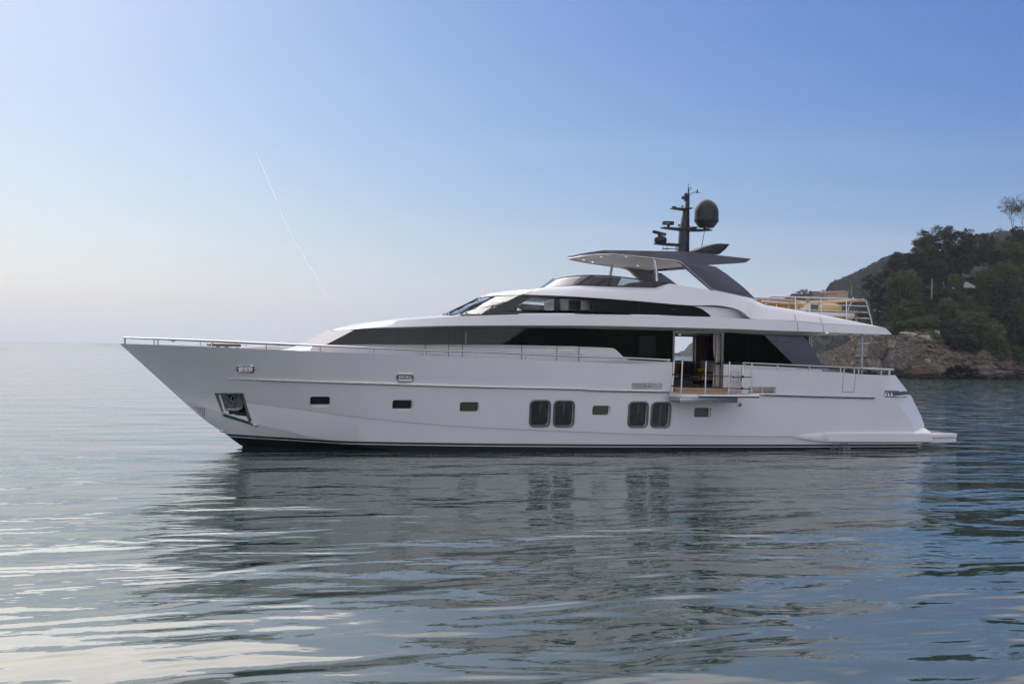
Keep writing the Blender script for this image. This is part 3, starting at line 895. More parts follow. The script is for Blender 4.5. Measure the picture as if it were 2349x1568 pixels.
vx = [v.co.x for v in tm.vertices]; wdt = max(vx) - min(vx); sc = (b[0] - a[0]) / wdt
for v in tm.vertices:
    x, y, z = v.co
    v.co = ((x - min(vx)) * sc + a[0], -YH - .052 - (z + .06) * .1, a[2] + y * .115)
tm.materials.append(M['steel_dark']); lt = bpy.data.objects.new('lettering', tm); col.objects.link(lt); lt.parent = wing

# ------------------------------------------------ upper deck overhang (the long white brow)
XT = float(P(q(2, 60, 519), 0)[0])
B_ov = pchip([(XT, 0), (XT + .10, .75), (XT + .45, 1.55), (XT + 1.2, 2.15), (XT + 2.4, 2.62), (XT + 4, 2.95), (XT + 7, 3.18), (20, 3.28), (27.0, 3.2), (28, 3.1)])
B_ovc = lambda x: max(float(B_ov(x)) - .05 - .35 * math.exp(-((x - XT) / 3.0) ** 2) * min(1, (x - XT) / .5), 0) if x > XT else 0
G1 = [P(q(2, 60, 520), 0)] + [PB(v, B_ov) for v in (q(2, 200, 513), q(2, 400, 498), q(2, 700, 486), q(2, 1100, 476), q(2, 1800, 471), q(2, 2349, 473), q(3, 1000, 593), q(3, 1640, 608), q(3, 2349, 627), q(4, 1000, 397), q(4, 1390, 409), q(4, 1990, 431), q(4, 2275, 440))]
G2 = [P(q(2, 60, 517), 0)] + [PB(v, B_ovc) for v in (q(2, 200, 505), q(2, 310, 487), q(2, 400, 462), q(2, 480, 446), q(2, 750, 421), q(2, 1100, 397), q(2, 1600, 374), q(3, 200, 485), q(3, 700, 484), q(3, 1300, 493), q(3, 1985, 510), q(3, 2349, 528), q(4, 950, 292), q(4, 1370, 314), q(4, 1620, 337), q(4, 2060, 362), q(4, 2215, 380))]
NG = 130
G1 = resample(G1, NG); G2 = resample(G2, NG)
ctr = [P(q(2, 60, 516), 0), P(q(2, 150, 488), 0), P(q(2, 330, 452), 0), P(q(2, 750, 402), 0), P(q(2, 1100, 376), 0)]
ctrz = lin([(p[0], p[2]) for p in ctr]); G2z = lin([(p[0], p[2]) for p in G2])
G3 = G2.copy(); G3[:, 1] = 0
for i in range(NG):
    G3[i, 2] = max(G2[i, 2] + .004, float(ctrz(G3[i, 0])) if G3[i, 0] < ctr[-1][0] else G2[i, 2] + .02)
G25 = G2 * .5 + G3 * .5; G25[:, 2] = G3[:, 2] * .65 + G2[:, 2] * .35
G15 = G1.copy(); G15[:, 1] = G1[:, 1] + np.minimum(np.abs(G1[:, 1]), .10); G15[:, 2] += .015       # drip edge
G05 = G1.copy(); G05[:, 1] = -np.minimum(np.abs(G1[:, 1]), [max(HB(x) - .05, 0) for x in G1[:, 0]]); G05[:, 2] = np.where((G1[:, 0] < 24.6), np.minimum(G1[:, 2] + .01, [float(GT(x)) + .012 for x in G1[:, 0]]), G1[:, 2] + .02)
G0 = G05.copy(); G0[:, 1] = 0
G05[:, 2] = np.where(G1[:, 0] < XT + .3, G1[:, 2] + .01, G05[:, 2]); G0[:, 2] = G05[:, 2]
m = MB().grid([G15, G1, G2, G25, G3]).mirror()
ov = m.build('upper_deck_overhang', 'white_paint', yacht, smooth=32, merge=.003)
m = MB().grid([G0, G05, G15]).mirror(); m.build('soffit', 'white_soffit', ov, smooth=30, merge=.003)
m = MB().grid([[G1[-1], G2[-1]], [G1[-1] * np.array((1, .5, 1)) + np.array((.08, 0, 0)), G2[-1] * np.array((1, .5, 1)) + np.array((.08, 0, 0))], [G1[-1] * np.array((1, 0, 1)) + np.array((.1, 0, 0)), G2[-1] * np.array((1, 0, 1)) + np.array((.1, 0, 0))]]).mirror()
m.build('aft_edge', 'white_paint', ov, merge=.003)
for n, x, y, mt in ((4, 1320, 433, 'lamp_on'), (4, 1662, 446, 'lamp_on')):
    c = P(q(n, x, y), -2.75 if x < 1500 else -2.3); zz = float(np.interp(c[0], G1[:, 0], G1[:, 2]))
    MB().lathe((c[0], c[1], zz - .008), [(.05, 0), (.05, .02)], 16).build('downlight', mt, ov)
c = P(q(4, 1886, 452), -2.6); MB().ball((c[0], c[1], c[2]), (.10, .10, .10)).build('dome_camera', 'white_soffit', ov)
# vertical joints in the brow
for a_, b_ in (((1385, 322), (1389, 404)), ((1624, 340), (1630, 415))):
    a = PB(q(4, *a_), lambda x: float(B_ovc(x)) + .006); b = PB(q(4, *b_), lambda x: float(B_ov(x)) + .006)
    MB().tube([a, b], .008, 5).build('panel_joint', 'window_frame_grey', ov)
# aft poles
for s in (-1, 1):
    b = P(q(4, 1984, 798), -1.75); t = P(q(4, 1992, 452), -1.75)
    MB().tube([(b[0] + .03, s * 1.75, DZ), (t[0], s * 1.75, t[2] + .08)], .055, 14).build('deck_pillar', 'steel_dark', yacht)

# ------------------------------------------------ wheelhouse
YW = 2.60
wt = [P(v, -YW) for v in (q(8, 1790, 285), q(8, 1960, 288), q(3, 230, 308), q(3, 600, 322), q(3, 870, 332), q(3, 1300, 364), q(3, 1700, 396), q(3, 1830, 411), q(3, 1900, 436), q(3, 1950, 473), q(3, 1985, 503))]
wb = [P(v, -YW) for v in (q(8, 1090, 643), q(8, 1350, 640), q(2, 1700, 362), q(3, 540, 475), q(3, 900, 479), q(3, 1300, 487), q(3, 1985, 504))]
WT = lin([(p[0], p[2]) for p in wt]); WB_ = lin([(p[0], p[2]) for p in wb])
wh = empty('wheelhouse', (0, 0, 0)); wh.parent = yacht
outer = xz(wt) + xz(wb)[::-1][1:]
yw = lambda x: -(YW - max(0, 13.6 - x) * .18)
paneA = [(float(p[0]), float(p[2])) for p in (P(v, -YW) for v in (q(2, 1690, 333), q(2, 1800, 300), q(2, 1950, 206), q(2, 2156, 218), q(2, 2152, 330)))]
paneB = [(float(p[0]), float(p[2])) for p in (P(v, -YW) for v in (q(3, 564, 338), q(3, 845, 356), q(3, 843, 446), q(3, 570, 447)))]
xs0 = P(q(3, 870, 400), -YW)[0]
panel(outer, [paneA, paneB], yw, .03).build('side_glazing', 'black_gloss', wh, smooth=0)
MB().mirror()
panel(paneA, [], lambda x: yw(x) + .012, .008).build('side_window', 'glass_wheelhouse', wh, smooth=0)
panel(paneB, [], lambda x: yw(x) + .012, .008).build('side_window', 'glass_wheelhouse', wh, smooth=0)
for s in (P(q(3, 540, 400), -YW)[0], xs0, P(q(3, 1300, 420), -YW)[0]):
    MB().box((s - .008, -YW - .006, WB_(s)), (s + .008, -YW - .002, WT(s))).build('panel_joint', 'black_rubber', wh, smooth=0)
c = P(q(3, 1635, 443), -YW - .02); MB().ball(c, (.12, .03, .045)).build('door_handle', 'black_rubber', wh)
# starboard glazing with the opening one looks through
fhole = [(float(p[0]), float(p[2])) for p in (P(v, YW) for v in (q(3, 150, 410), q(3, 215, 388), q(3, 380, 398), q(3, 378, 449), q(3, 208, 451)))]
fh2 = [(float(p[0]), float(p[2])) for p in (P(v, YW) for v in (q(8, 1180, 495), q(8, 1330, 418), q(8, 1420, 420), q(8, 1330, 490), q(8, 1210, 530)))]
zf = lambda x: float(WB_(x))
fo = [(12.2, 4.62), (20.0, 4.72), (20.0, 4.95), (13.2, 5.26)]
panel([(11.7, 4.62), (20.0, 4.72), (20.0, 4.95), (13.2, 5.28)], [fhole], lambda x: YW - max(0, 13.6 - x) * .18, .03).build('starboard_glazing', 'black_gloss', wh, smooth=0)
MB().box((11.9, -2.2, 4.60), (20, 2.5, 4.64)).build('wheelhouse_floor', 'interior_dark', wh)
MB().box((17.0, -2.5, 4.65), (17.1, 2.5, 5.15)).build('partition', 'interior_cream', wh)
for x0, x1 in ((566, 642), (762, 842)):
    a = P(q(3, x0, 340), -2.3); b = P(q(3, x1, 448), -2.3); MB().box((a[0], -2.3, b[2]), (b[0], -2.27, a[2] + .02)).build('blind', 'curtain_cream', wh)
a = P(q(3, 640, 350), -1.8); b = P(q(3, 762, 448), -1.8); MB().box((a[0], -1.8, b[2]), (b[0], -1.75, a[2])).build('inner_door', 'window_frame_grey', wh)
MB().lathe((13.2, -.6, 4.64), [(.35, 0), (.35, .1), (.25, .14), (.3, .3), (.28, .5), (.1, .55)], 16).build('helm_seat', 'interior_dark', wh)
MB().prism([(12.1, -1.9, 4.65), (12.6, -1.9, 4.65), (12.6, -1.9, 4.86), (12.35, -1.9, 4.84)], (0, 3.8, 0)).build('dashboard', 'interior_dark', wh)
# windshield in three panes
wb0 = resample([P(q(8, 500, 642), 0), np.array((11.33, -1.2, 4.635)), P(q(8, 1090, 643), yw(11.7))], 15)
wt0 = resample([P(q(8, 1110, 326), 0), np.array((12.55, -1.2, 5.275)), P(q(8, 1790, 285), yw(13.0))], 15)
for a, b, mir in ((0, 5, 0), (5, 15, -1), (5, 15, 1)):
    A, Bq = wb0[a:b + 1].copy(), wt0[a:b + 1].copy()
    if mir == 0:
        A = np.concatenate([(A * [1, -1, 1])[::-1], A[1:]]); Bq = np.concatenate([(Bq * [1, -1, 1])[::-1], Bq[1:]])
    if mir == 1:
        A, Bq = A * [1, -1, 1], Bq * [1, -1, 1]
    MB().grid([A, Bq]).build('windshield', 'glass_windshield', wh)
for s in (-1, 1):
    k = np.array([1, s, 1.0]); MB().tube([wb0[5] * k + [-.012, 0, .01], wt0[5] * k + [-.012, 0, .0]], .028, 6).build('windshield_post', 'black_gloss', wh)
# white side wall aft of the glass, running under the scoop
wa = [P(v, -YW) for v in (q(3, 1900, 436), q(3, 1830, 411), q(3, 2000, 408), q(4, 780, 190), q(4, 870, 225), q(4, 930, 268), q(4, 960, 292))]
ring = xz(wt)[7:] + [(float(P(q(4, 960, 296), -YW)[0]), 4.66), (float(P(q(4, 960, 200), -YW)[0]), 5.15), (float(wt[7][0]), 5.15)]
panel([(wt[7][0], wt[7][2]), (wt[8][0], wt[8][2]), (wt[9][0], wt[9][2]), (wt[10][0], wt[10][2] - .06), (22.6, 4.6), (22.6, 5.0), (wt[7][0], 5.12)], [], lambda x: -YW - .0, .05).build('scoop_wall', 'white_paint', wh, smooth=0)
# wipers
wsm = MB().grid([wb0, wt0]).mirror(); wbt = BVHTree.FromPolygons([Vector(p) for p in wsm.v], wsm.f)


def on_ws(v, Y):
    d = ray(v); d = Vector(d / np.linalg.norm(d)); h = wbt.ray_cast(Vector(CAM), d)
    return P(v, Y) if h[0] is None else np.array(h[0]) - np.array(d) * .06


for arm, base, blades in ((((350, 640), (800, 432)), (350, 648), [((620, 566), (800, 450), (1000, 384))]), (((450, 620), (830, 485)), (450, 645), [((735, 580), (900, 470), (1125, 396)), ((680, 612), (930, 530), (1110, 405))]),
                         (((775, 590), (1290, 465)), (775, 625), [((1100, 612), (1290, 480), (1495, 408)), ((1000, 636), (1320, 530), (1440, 445))])):
    yy = {350: .9, 450: .2, 775: -1.0}[base[0]]
    B0 = on_ws(q(8, *base), yy); m = MB(); m.lathe(B0 + np.array((0, 0, -.06)), [(.05, 0), (.05, .08), (.02, .12)], 10)
    wi = m.build('wiper', 'steel_dark', wh)
    MB().tube([on_ws(q(8, *arm[0]), yy), on_ws(q(8, *arm[1]), yy)], .011, 6).build('wiper_arm', 'steel_dark', wi)
    for bl in blades:
        MB().tube([on_ws(q(8, *p), yy) for p in bl], .013, 6).build('wiper_blade', 'black_rubber', wi)

# ------------------------------------------------ flybridge body
XF = float(P(q(2, 1493, 209), 0)[0])
B_f1 = pchip([(XF, 0), (XF + .08, .8), (XF + .4, 1.6), (XF + 1.0, 2.2), (XF + 1.8, 2.52), (XF + 3, 2.72), (20.0, 2.74), (21.0, 2.95), (21.8, 3.2), (23, 3.225), (27, 3.15)])
B_f2 = pchip([(XF, 0), (XF + .15, .7), (XF + .5, 1.3), (XF + 1.0, 1.85), (XF + 1.8, 2.3), (XF + 3, 2.56), (20.0, 2.62), (22, 2.85), (24, 3.02), (27.3, 3.1)])
B_f3 = pchip([(XF, 0), (XF + .5, .9), (XF + 1.0, 1.5), (XF + 1.8, 1.95), (XF + 3, 2.15), (18.5, 2.3), (20, 2.4), (24, 2.75), (27.3, 3.05)])
F1 = [P(q(2, 1493, 209), 0)] + [PB(v, B_f1) for v in (q(2, 1560, 195), q(2, 1700, 187), q(2, 1900, 182), q(3, 200, 298), q(3, 600, 313), q(3, 1000, 338), q(3, 1300, 361), q(3, 1800, 401), q(4, 600, 165), q(4, 780, 190), q(4, 870, 225), q(4, 950, 289), q(4, 1370, 312), q(4, 1620, 335), q(4, 2060, 360), q(4, 2205, 377))]
F2 = [P(q(2, 1493, 206), 0)] + [PB(v, B_f2) for v in (q(2, 1600, 180), q(2, 1800, 165), q(2, 1935, 150), q(3, 350, 262), q(3, 1000, 266), q(3, 1600, 312), q(3, 2000, 352), q(3, 2349, 395), q(4, 1050, 200), q(4, 1365, 250), q(4, 1620, 290), q(4, 2060, 352), q(4, 2203, 376))]
F3 = [P(q(2, 1493, 205), 0)] + [PB(v, B_f3) for v in (q(2, 1600, 165), q(2, 1800, 140), q(2, 1950, 130), q(3, 410, 236), q(3, 735, 216), q(3, 1060, 227), q(3, 1470, 238), q(3, 1590, 197), q(3, 1660, 206), q(3, 2060, 275), q(3, 2349, 335), q(4, 1080, 162), q(4, 1365, 209), q(4, 1620, 254), q(4, 2060, 345), q(4, 2200, 375))]
NF = 150
F1 = resample(F1, NF); F2 = resample(F2, NF); F3s = resample(F3, NF, smooth=False)
F25 = F2 * .45 + F3s * .55; F25[:, 1] -= .03
F4 = F3s.copy(); F4[:, 1] += np.minimum(np.abs(F4[:, 1]), .16)
F5 = F4.copy(); F5[:, 2] = np.minimum(F4[:, 2] - .02, np.where(F4[:, 0] > 15.5, np.maximum(G2z(F4[:, 0]) + .05, F4[:, 2] - .75), F4[:, 2] + .0))
F6 = F5.copy(); F6[:, 1] = 0; F6[:, 2] = np.where(F6[:, 0] < 15.5, F6[:, 2] + .04, F6[:, 2])
F05 = F1.copy(); F05[:, 1] += np.minimum(np.abs(F1[:, 1]), .22); F05[:, 2] += .03
F0 = F05.copy(); F0[:, 1] = 0; F0[:, 2] += .02
fly = MB().grid([F05, F1, F2, F25, F3s, F4, F5, F6]).mirror().build('flybridge_body', 'white_paint', yacht, smooth=38, merge=.003)
kk = [i for i in range(NF) if F1[i, 0] < 20.6]
MB().grid([F0[kk], F05[kk]]).mirror().build('wheelhouse_ceiling', 'white_soffit', fly, merge=.003)
F1b = F1.copy(); F1b[:, 1] += np.minimum(np.abs(F1[:, 1]), .05); 
for a_, b_ in (((1356, 212), (1369, 305)), ((1602, 258), (1612, 328))):
    a = PB(q(4, *a_), lambda x: float(B_f3(x)) + .02); b = PB(q(4, *b_), lambda x: float(B_f1(x)) + .01)
    mid = PB(q(4, (a_[0] + b_[0]) / 2 - 2, (a_[1] + b_[1]) / 2), lambda x: float(B_f2(x)) + .05)
    MB().tube([a, mid, b], .008, 5).build('panel_joint', 'window_frame_grey', fly)

# flybridge windscreen
B_ws = pchip([(14.66, 0), (14.75, .6), (15.0, 1.2), (15.5, 1.75), (16.2, 2.02), (17.2, 2.10), (20.5, 2.18)])
B_wt = pchip([(15.2, 0), (15.3, .6), (15.55, 1.1), (16.0, 1.55), (16.7, 1.85), (17.5, 1.97), (20.5, 2.14)])
wsb = [P(q(3, 400, 238), 0)] + [PB(v, B_ws) for v in (q(3, 520, 228), q(3, 735, 214), q(3, 1060, 226), q(3, 1470, 240), q(3, 1590, 198))]
wst = [P(q(3, 535, 155), 0)] + [PB(v, B_wt) for v in (q(3, 580, 142), q(3, 660, 130), q(3, 870, 120), q(3, 970, 122), q(3, 1330, 160), q(3, 1592, 196))]
wsb = resample(wsb, 60); wst = resample(wst, 60)
ws = MB().grid([wsb, wst]).mirror().build('flybridge_windscreen', 'glass_smoke', yacht, merge=.003)
kf = [i for i in range(60) if wst[i, 0] < 17.0]
MB().grid([wsb[kf] * .98 + np.array((15.5, 0, 5.8)) * .02 + np.array((.05, .03, -.01)), wst[kf] * .98 + np.array((15.5, 0, 5.8)) * .02 + np.array((.05, .03, -.02))]).mirror().build('dark_lining', 'window_frame_grey', ws, merge=.003)
MB().tube(wst, .022, 6).mirror().build('top_rail', 'black_gloss', ws)
lo2 = wsb * .85 + wst * .15; lo2[:, 1] -= .006; b2 = wsb.copy(); b2[:, 1] -= .006
MB().grid([b2, lo2]).mirror().build('base_band', 'black_gloss', ws, merge=.003)
wsx = lambda x, t: PB(q(3, x, t), B_ws)
for pts in (((725, 212), (870, 122)), ((900, 210), (1010, 140)), ((1028, 214), (1035, 140)), ((1470, 236), (1500, 190))):
    w_ = {725: .085, 900: .05, 1028: .05, 1470: .16}[pts[0][0]]
    a = PB(q(3, *pts[0]), lambda x: float(B_ws(x)) + .012); b = PB(q(3, *pts[1]), lambda x: float(B_wt(x)) + .012)
    MB().prism([a + [-w_, 0, 0], a + [w_, 0, 0], b + [w_, 0, 0], b + [-w_, 0, 0]], (0, .012, 0)).build('mullion', 'black_gloss', ws, smooth=0)
# helm console seen through the screen
a = P(q(3, 1190, 190), -.6); b = P(q(3, 1440, 232), -.6)
con = MB().prism([(a[0], -.9, 5.2), (b[0], -.9, 5.2), (b[0], -.9, a[2] + .02), (b[0] - .5, -.9, a[2] + .06), (a[0] + .3, -.9, a[2] - .06), (a[0], -.9, a[2] - .08)], (0, 1.4, 0)).build('helm_console', 'interior_dark', yacht, bevel=.02)

# ------------------------------------------------ hardtop
XH = float(P(q(6, 195, 880), 1.35)[0]) - .36
ZHb, ZHt = float(P(q(6, 196, 892), 1.35)[2]), float(P(q(6, 200, 868), 1.35)[2])
B_h = pchip([(XH, 0), (XH + .04, .5), (XH + .2, 1.05), (XH + .6, 1.6), (XH + 1.2, 1.95), (XH + 2.2, 2.15), (19, 2.28), (22, 2.36)])
nb_, ntp_ = PB(q(6, 470, 826), B_h), PB(q(6, 560, 785), B_h)


def lead(end, z0):
    o = []
    for f in (0, .004, .012, .03, .07, .14, .25, .4, .6, .8):
        x = XH + (end[0] - XH) * f; o.append(np.array((x, -float(B_h(x)), z0 + (end[2] - z0) * f ** .7)))
    return o


H_bot = lead(nb_, ZHb) + [nb_] + [PB(v, B_h) for v in (q(6, 640, 827), q(6, 860, 846), q(6, 1090, 869), q(6, 1310, 894), q(6, 1640, 938), q(6, 1840, 926), q(6, 2045, 913), q(6, 2085, 885))]
H_top = lead(ntp_, ZHt) + [ntp_] + [PB(v, B_h) for v in (q(6, 900, 788), q(6, 1440, 800), q(6, 1720, 832), q(6, 1900, 852), q(6, 2097, 872))]
NH = 90
H_bot = resample(H_bot, NH, smooth=False); H_top = resample(H_top, NH)
ht = empty('hardtop', (0, 0, 0)); ht.parent = yacht
xn_ = float(PB(q(6, 1640, 938), B_h)[0])                         # aft of here only two blades run on, with open sky between them
aft = np.clip((H_top[:, 0] - xn_ - .05) / .25, 0, 1)
H_tc = H_top.copy(); H_tc[:, 1] = -aft * np.maximum(np.abs(H_top[:, 1]) - .42, 0); H_tc[:, 2] += .05 * np.clip((H_top[:, 0] - XH), 0, 1) * (1 - aft)
H_t2 = H_top * .35 + H_tc * .65; H_t2[:, 2] = H_tc[:, 2] - .01 * (1 - aft)
aftb = np.clip((H_bot[:, 0] - xn_ - .05) / .25, 0, 1)
H_bi = H_bot.copy(); H_bi[:, 1] += np.minimum(np.abs(H_bot[:, 1]), .14 + .28 * aftb)
H_cl = H_tc.copy(); ka = aft > .5; H_cl[ka] = H_bi[ka]; H_cl[ka, 1] = H_tc[ka, 1]
roof = MB().grid([H_bi, H_bot, H_top, H_t2, H_tc, H_cl]).mirror()
roof.build('roof', 'grey_metallic', ht, smooth=35, merge=.003)
H_ci = H_bi.copy(); cz = lin([(p[0], p[2]) for p in H_bot[:70]])
kk = [i for i in range(NH) if H_bot[i, 0] < P(q(6, 1640, 938), -2.3)[0]]
Hc = H_bi[kk].copy(); Hc2 = Hc.copy(); Hc2[:, 2] += .05; Hc2[:, 1] += np.minimum(np.abs(Hc[:, 1]), .06); Hcc = Hc2.copy(); Hcc[:, 1] = 0
ceil = MB().grid([Hcc, Hc2, Hc]).mirror().build('ceiling', 'ceiling_white', ht, smooth=30, merge=.003)
xx1 = Hcc[-1, 0]
bmc = bmesh.new(); bmc.from_mesh(ceil.data); ctree = BVHTree.FromBMesh(bmc); bmc.free()
m = MB().grid([[Hcc[-1], Hc2[-1], Hc[-1]], [Hcc[-1] + [.0, 0, .25], Hc2[-1] + [0, 0, .25], Hc[-1] + [0, 0, .25]]]).mirror(); m.build('ceiling_end', 'grey_metallic', ht, merge=.003)
line = [p + np.array((0, -.012 if abs(p[1]) > .3 else 0, 0)) for p in H_bot[:60] if p[0] < 18.95]
arm_o = [q(6, 1310, 894), q(6, 1345, 903), q(6, 1375, 920), q(6, 1410, 945), q(6, 1450, 985), q(6, 1560, 1080), q(6, 1690, 1193), q(6, 1715, 1205), q(6, 1760, 1215), q(6, 1950, 1256), q(6, 2152, 1300)]
arm_b = [q(6, 2135, 1280), q(6, 2050, 1195), q(6, 1950, 1112), q(6, 1840, 1028), q(6, 1735, 957), q(6, 1640, 939)]
arm_l = [PB(v, B_h) for v in arm_o]
MB().tube([p + np.array((0, -.02, 0)) for p in line] + [p + np.array((0, -.02, 0)) for p in arm_l[1:]], .026, 8).mirror().build('bright_trim', 'steel', ht)
arm3 = [np.array((p[0], 0, p[2])) for p in (arm_l + [PB(v, B_h) for v in arm_b])]
for s in (-1, 1):
    ring = [np.array((p[0], s * float(B_h(p[0])), p[2])) for p in arm3]
    MB().prism(ring, (0, -s * .22, 0)).build('arm', 'grey_metallic', ht, bevel=.012)
for x, y, Y in ((355, 884, -.6), (443, 910, .6), (535, 851, -1.6), (796, 849, -1.7), (918, 945, 1.3), (1391, 977, 1.6), (1300, 1030, 0)):
    if y == 1030: continue
    d = ray(q(6, x, y)); d = Vector(d / np.linalg.norm(d)); h = ctree.ray_cast(Vector(CAM), d)
    if h[0] is None: print('no ceiling', x, y); continue
    MB().lathe((h[0].x, h[0].y, h[0].z - .012), [(.036, 0), (.036, .02)], 14).build('downlight', 'lamp_on', ht)
# ceiling panel joints
m = MB()
for xj in (17.0, 18.3):
    zz = float(np.interp(xj, Hcc[:, 0], Hcc[:, 2])); m.box((xj - .015, -1.9, zz - .006), (xj + .015, 1.9, zz + .01))
m.box((16.4, -.7, float(np.interp(17, Hcc[:, 0], Hcc[:, 2])) - .005), (19, -.68, float(np.interp(17, Hcc[:, 0], Hcc[:, 2])) + .06)); m.build('ceiling_joint', 'white_soffit', ht)
for a_, b_, Y in (((1093, 874), (1116, 1120), -1.95), ((652, 915), (627, 1062), 1.9)):
    a = P(q(6, *a_), Y); b = P(q(6, *b_), Y); m_ = a * .5 + b * .5; m_[0] += .02 if Y < 0 else 0
    MB().tube([a + [0, 0, .1], a, m_, b, b + [0, 0, -.3]], .055, 14).build('support_post', 'steel', ht)
fin = [P(q(6, *p), 0) for p in ((1410, 806), (1470, 793), (1580, 752), (1680, 724), (1735, 720), (1832, 726), (1790, 780), (1722, 834))]
for s in (-1,):
    MB().prism([p + np.array((0, -.35, 0)) for p in fin], (0, .7, 0)).build('fin', 'mast_black', ht, bevel=.03)

# ------------------------------------------------ mast
mast = empty('mast', (0, 0, 0)); mast.parent = yacht
p6 = lambda x, y, Y=0: P(q(6, x, y), Y)


def column(prof, name, mt, parent, ht_=1):
    rows = []
    for (y, xa, xb, hw) in prof:
        a = p6(xa, y); b = p6(xb, y)
        rows.append([(a[0], -hw * .4, a[2]), ((a[0] + b[0]) / 2, -hw, a[2]), (b[0], -hw * .5, b[2]), (b[0], hw * .5, b[2]), ((a[0] + b[0]) / 2, hw, a[2]), (a[0], hw * .4, a[2])])
    m = MB(); o = len(m.v); m.grid(rows, closed=True); m.f.append(tuple(range(6))); m.f.append(tuple(range(len(m.v) - 6, len(m.v))))
    return m.build(name, mt, parent, smooth=30)


column([(805, 1338, 1444, .17), (590, 1355, 1447, .15), (370, 1391, 1450, .10), (340, 1409, 1452, .08), (205, 1425, 1455, .05), (200, 1438, 1452, .03), (130, 1441, 1450, .02)], 'mast_column', 'mast_black', mast)
column([(272, 1399, 1432, .06), (250, 1399, 1432, .06), (205, 1402, 1432, .06), (203, 1408, 1432, .05), (188, 1408, 1432, .05)], 'navigation_light', 'mast_black', mast)
MB().box(*sorted([tuple(p6(1384, 250, -.05)), tuple(p6(1412, 226, .05))])).build('navigation_light', 'black_gloss', mast)


def wing_arm(pts, hw, name='crossarm'):
    return MB().prism([p6(*p) + np.array((0, -hw, 0)) for p in pts], (0, 2 * hw, 0)).build(name, 'mast_black', mast, bevel=.008)


wing_arm(((1090, 711), (1200, 708), (1415, 722), (1417, 747), (1340, 746), (1200, 736), (1090, 721)), .10)
wing_arm(((1165, 545), (1185, 541), (1355, 552), (1400, 555), (1400, 582), (1355, 583), (1165, 557)), .12)
wing_arm(((1400, 553), (1460, 543), (1507, 546), (1505, 556), (1450, 588), (1400, 582)), .30)
wing_arm(((1450, 560), (1680, 570), (1680, 582), (1580, 590), (1450, 590)), .12)
wing_arm(((1270, 345), (1290, 341), (1410, 347), (1440, 343), (1476, 343), (1470, 355), (1430, 366), (1390, 371), (1270, 354)), .14)
MB().box(tuple(p6(1283, 343, -.05)), tuple(p6(1307, 330, .05))).build('gps_antenna', 'mast_black', mast)
for x, y0, y1 in ((1382, 345, 318), (1347, 546, 514)):
    a = p6(x, y0); b = p6(x, y1); h = b[2] - a[2]
    MB().lathe(a, [(.015, 0), (.015, h * .45), (.045, h * .5), (.05, h * .9), (.02, h)], 12).build('gps_antenna', 'mast_black', mast)
# searchlight camera
a = p6(1195, 515, -.1); b = p6(1270, 488, .1)
cmo = MB().box((a[0], -.12, a[2]), (b[0], .12, b[2])).build('searchlight', 'mast_black', mast, bevel=.02)
s0 = p6(1237, 540); MB().lathe(s0, [(.06, 0), (.05, .04), (.035, .08), (.05, .12)], 12).build('pedestal', 'mast_black', cmo)
for x in (1214, 1240):
    c = p6(x, 502, -.12); MB().lathe((c[0], -.118, c[2]), [(.035, 0), (.03, -.008)], 12, 'y').build('lens', 'lens_glass', cmo)
c = p6(1449, 542); MB().lathe(c, [(.045, 0), (.045, .05), (.035, .08), (.01, .085)], 12).build('beacon', 'beacon_yellow', mast)
# radar
c = p6(1153, 678); r0 = (p6(1214, 678)[0] - p6(1093, 678)[0]) / 2
rd = MB().lathe((c[0], 0, p6(1153, 710)[2]), [(r0 * .8, 0), (r0 * .98, .06), (r0, .12), (r0 * .92, .20), (r0 * .65, .25), (r0 * .3, .28), (.05, .30)], 22).build('radar', 'mast_black', mast)
a = p6(1090, 596, 0); b = p6(1196, 628, 0); mid = (a + b) / 2
d = (b - a); L = .60
ang = R(-42.6)
m = MB().box((-L, -.06, -.055), (L, .06, .055))
sc_ = m.build('scanner_bar', 'mast_black', rd, bevel=.03); sc_.location = (mid[0], 0, mid[2] + .02); sc_.rotation_euler = (0, 0, -ang)
c2 = p6(1140, 640); MB().lathe((c2[0], 0, c2[2] - .04), [(.07, 0), (.05, .12)], 10).build('turning_unit', 'mast_black', rd)
# horns
hn = MB()
for x, l in ((1180, 1330), (1222, 1330)):
    a = p6(x - 10, 768, -.10 if x < 1200 else .0); b = p6(l, 772, 0)
    pts = [a, a + [.03, 0, 0], a + [.10, 0, 0], b]
    hn.tube(pts, [.085, .06, .022, .018], 12)
hn.build('horn', 'steel', mast, smooth=50)
MB().box((p6(1312, 790)[0], -.06, p6(1312, 790)[2]), (p6(1334, 748)[0], .06, p6(1312, 750)[2])).build('horn_bracket', 'steel_dark', mast)
# masthead
m = MB(); t0 = p6(1449, 130)
m.tube([t0, p6(1449, 100)], .012, 6)
for dx, dy in ((-14, -35), (0, -50), (16, -36)):
    m.tube([p6(1449, 112), p6(1449 + dx, 130 + dy)], .007, 5)
m.build('lightning_rod', 'steel_dark', mast)
MB().tube([p6(1452, 130), p6(1468, 128), p6(1474, 140), p6(1466, 155), p6(1453, 160)], .012, 6).build('cable_loop', 'black_rubber', mast)
an = MB().tube([p6(1452, 203), p6(1470, 195), p6(1535, 172)], .012, 6).build('anemometer', 'black_rubber', mast)
MB().prism([p6(1532, 150, -.01), p6(1545, 155, -.01), p6(1546, 182, -.01), p6(1536, 170, -.01)], (0, .02, 0)).build('vane', 'black_rubber', an)
for x, y in ((1532, 184), (1556, 184)):
    MB().ball(p6(x, y), .028, 8, 6).build('cup', 'black_rubber', an)
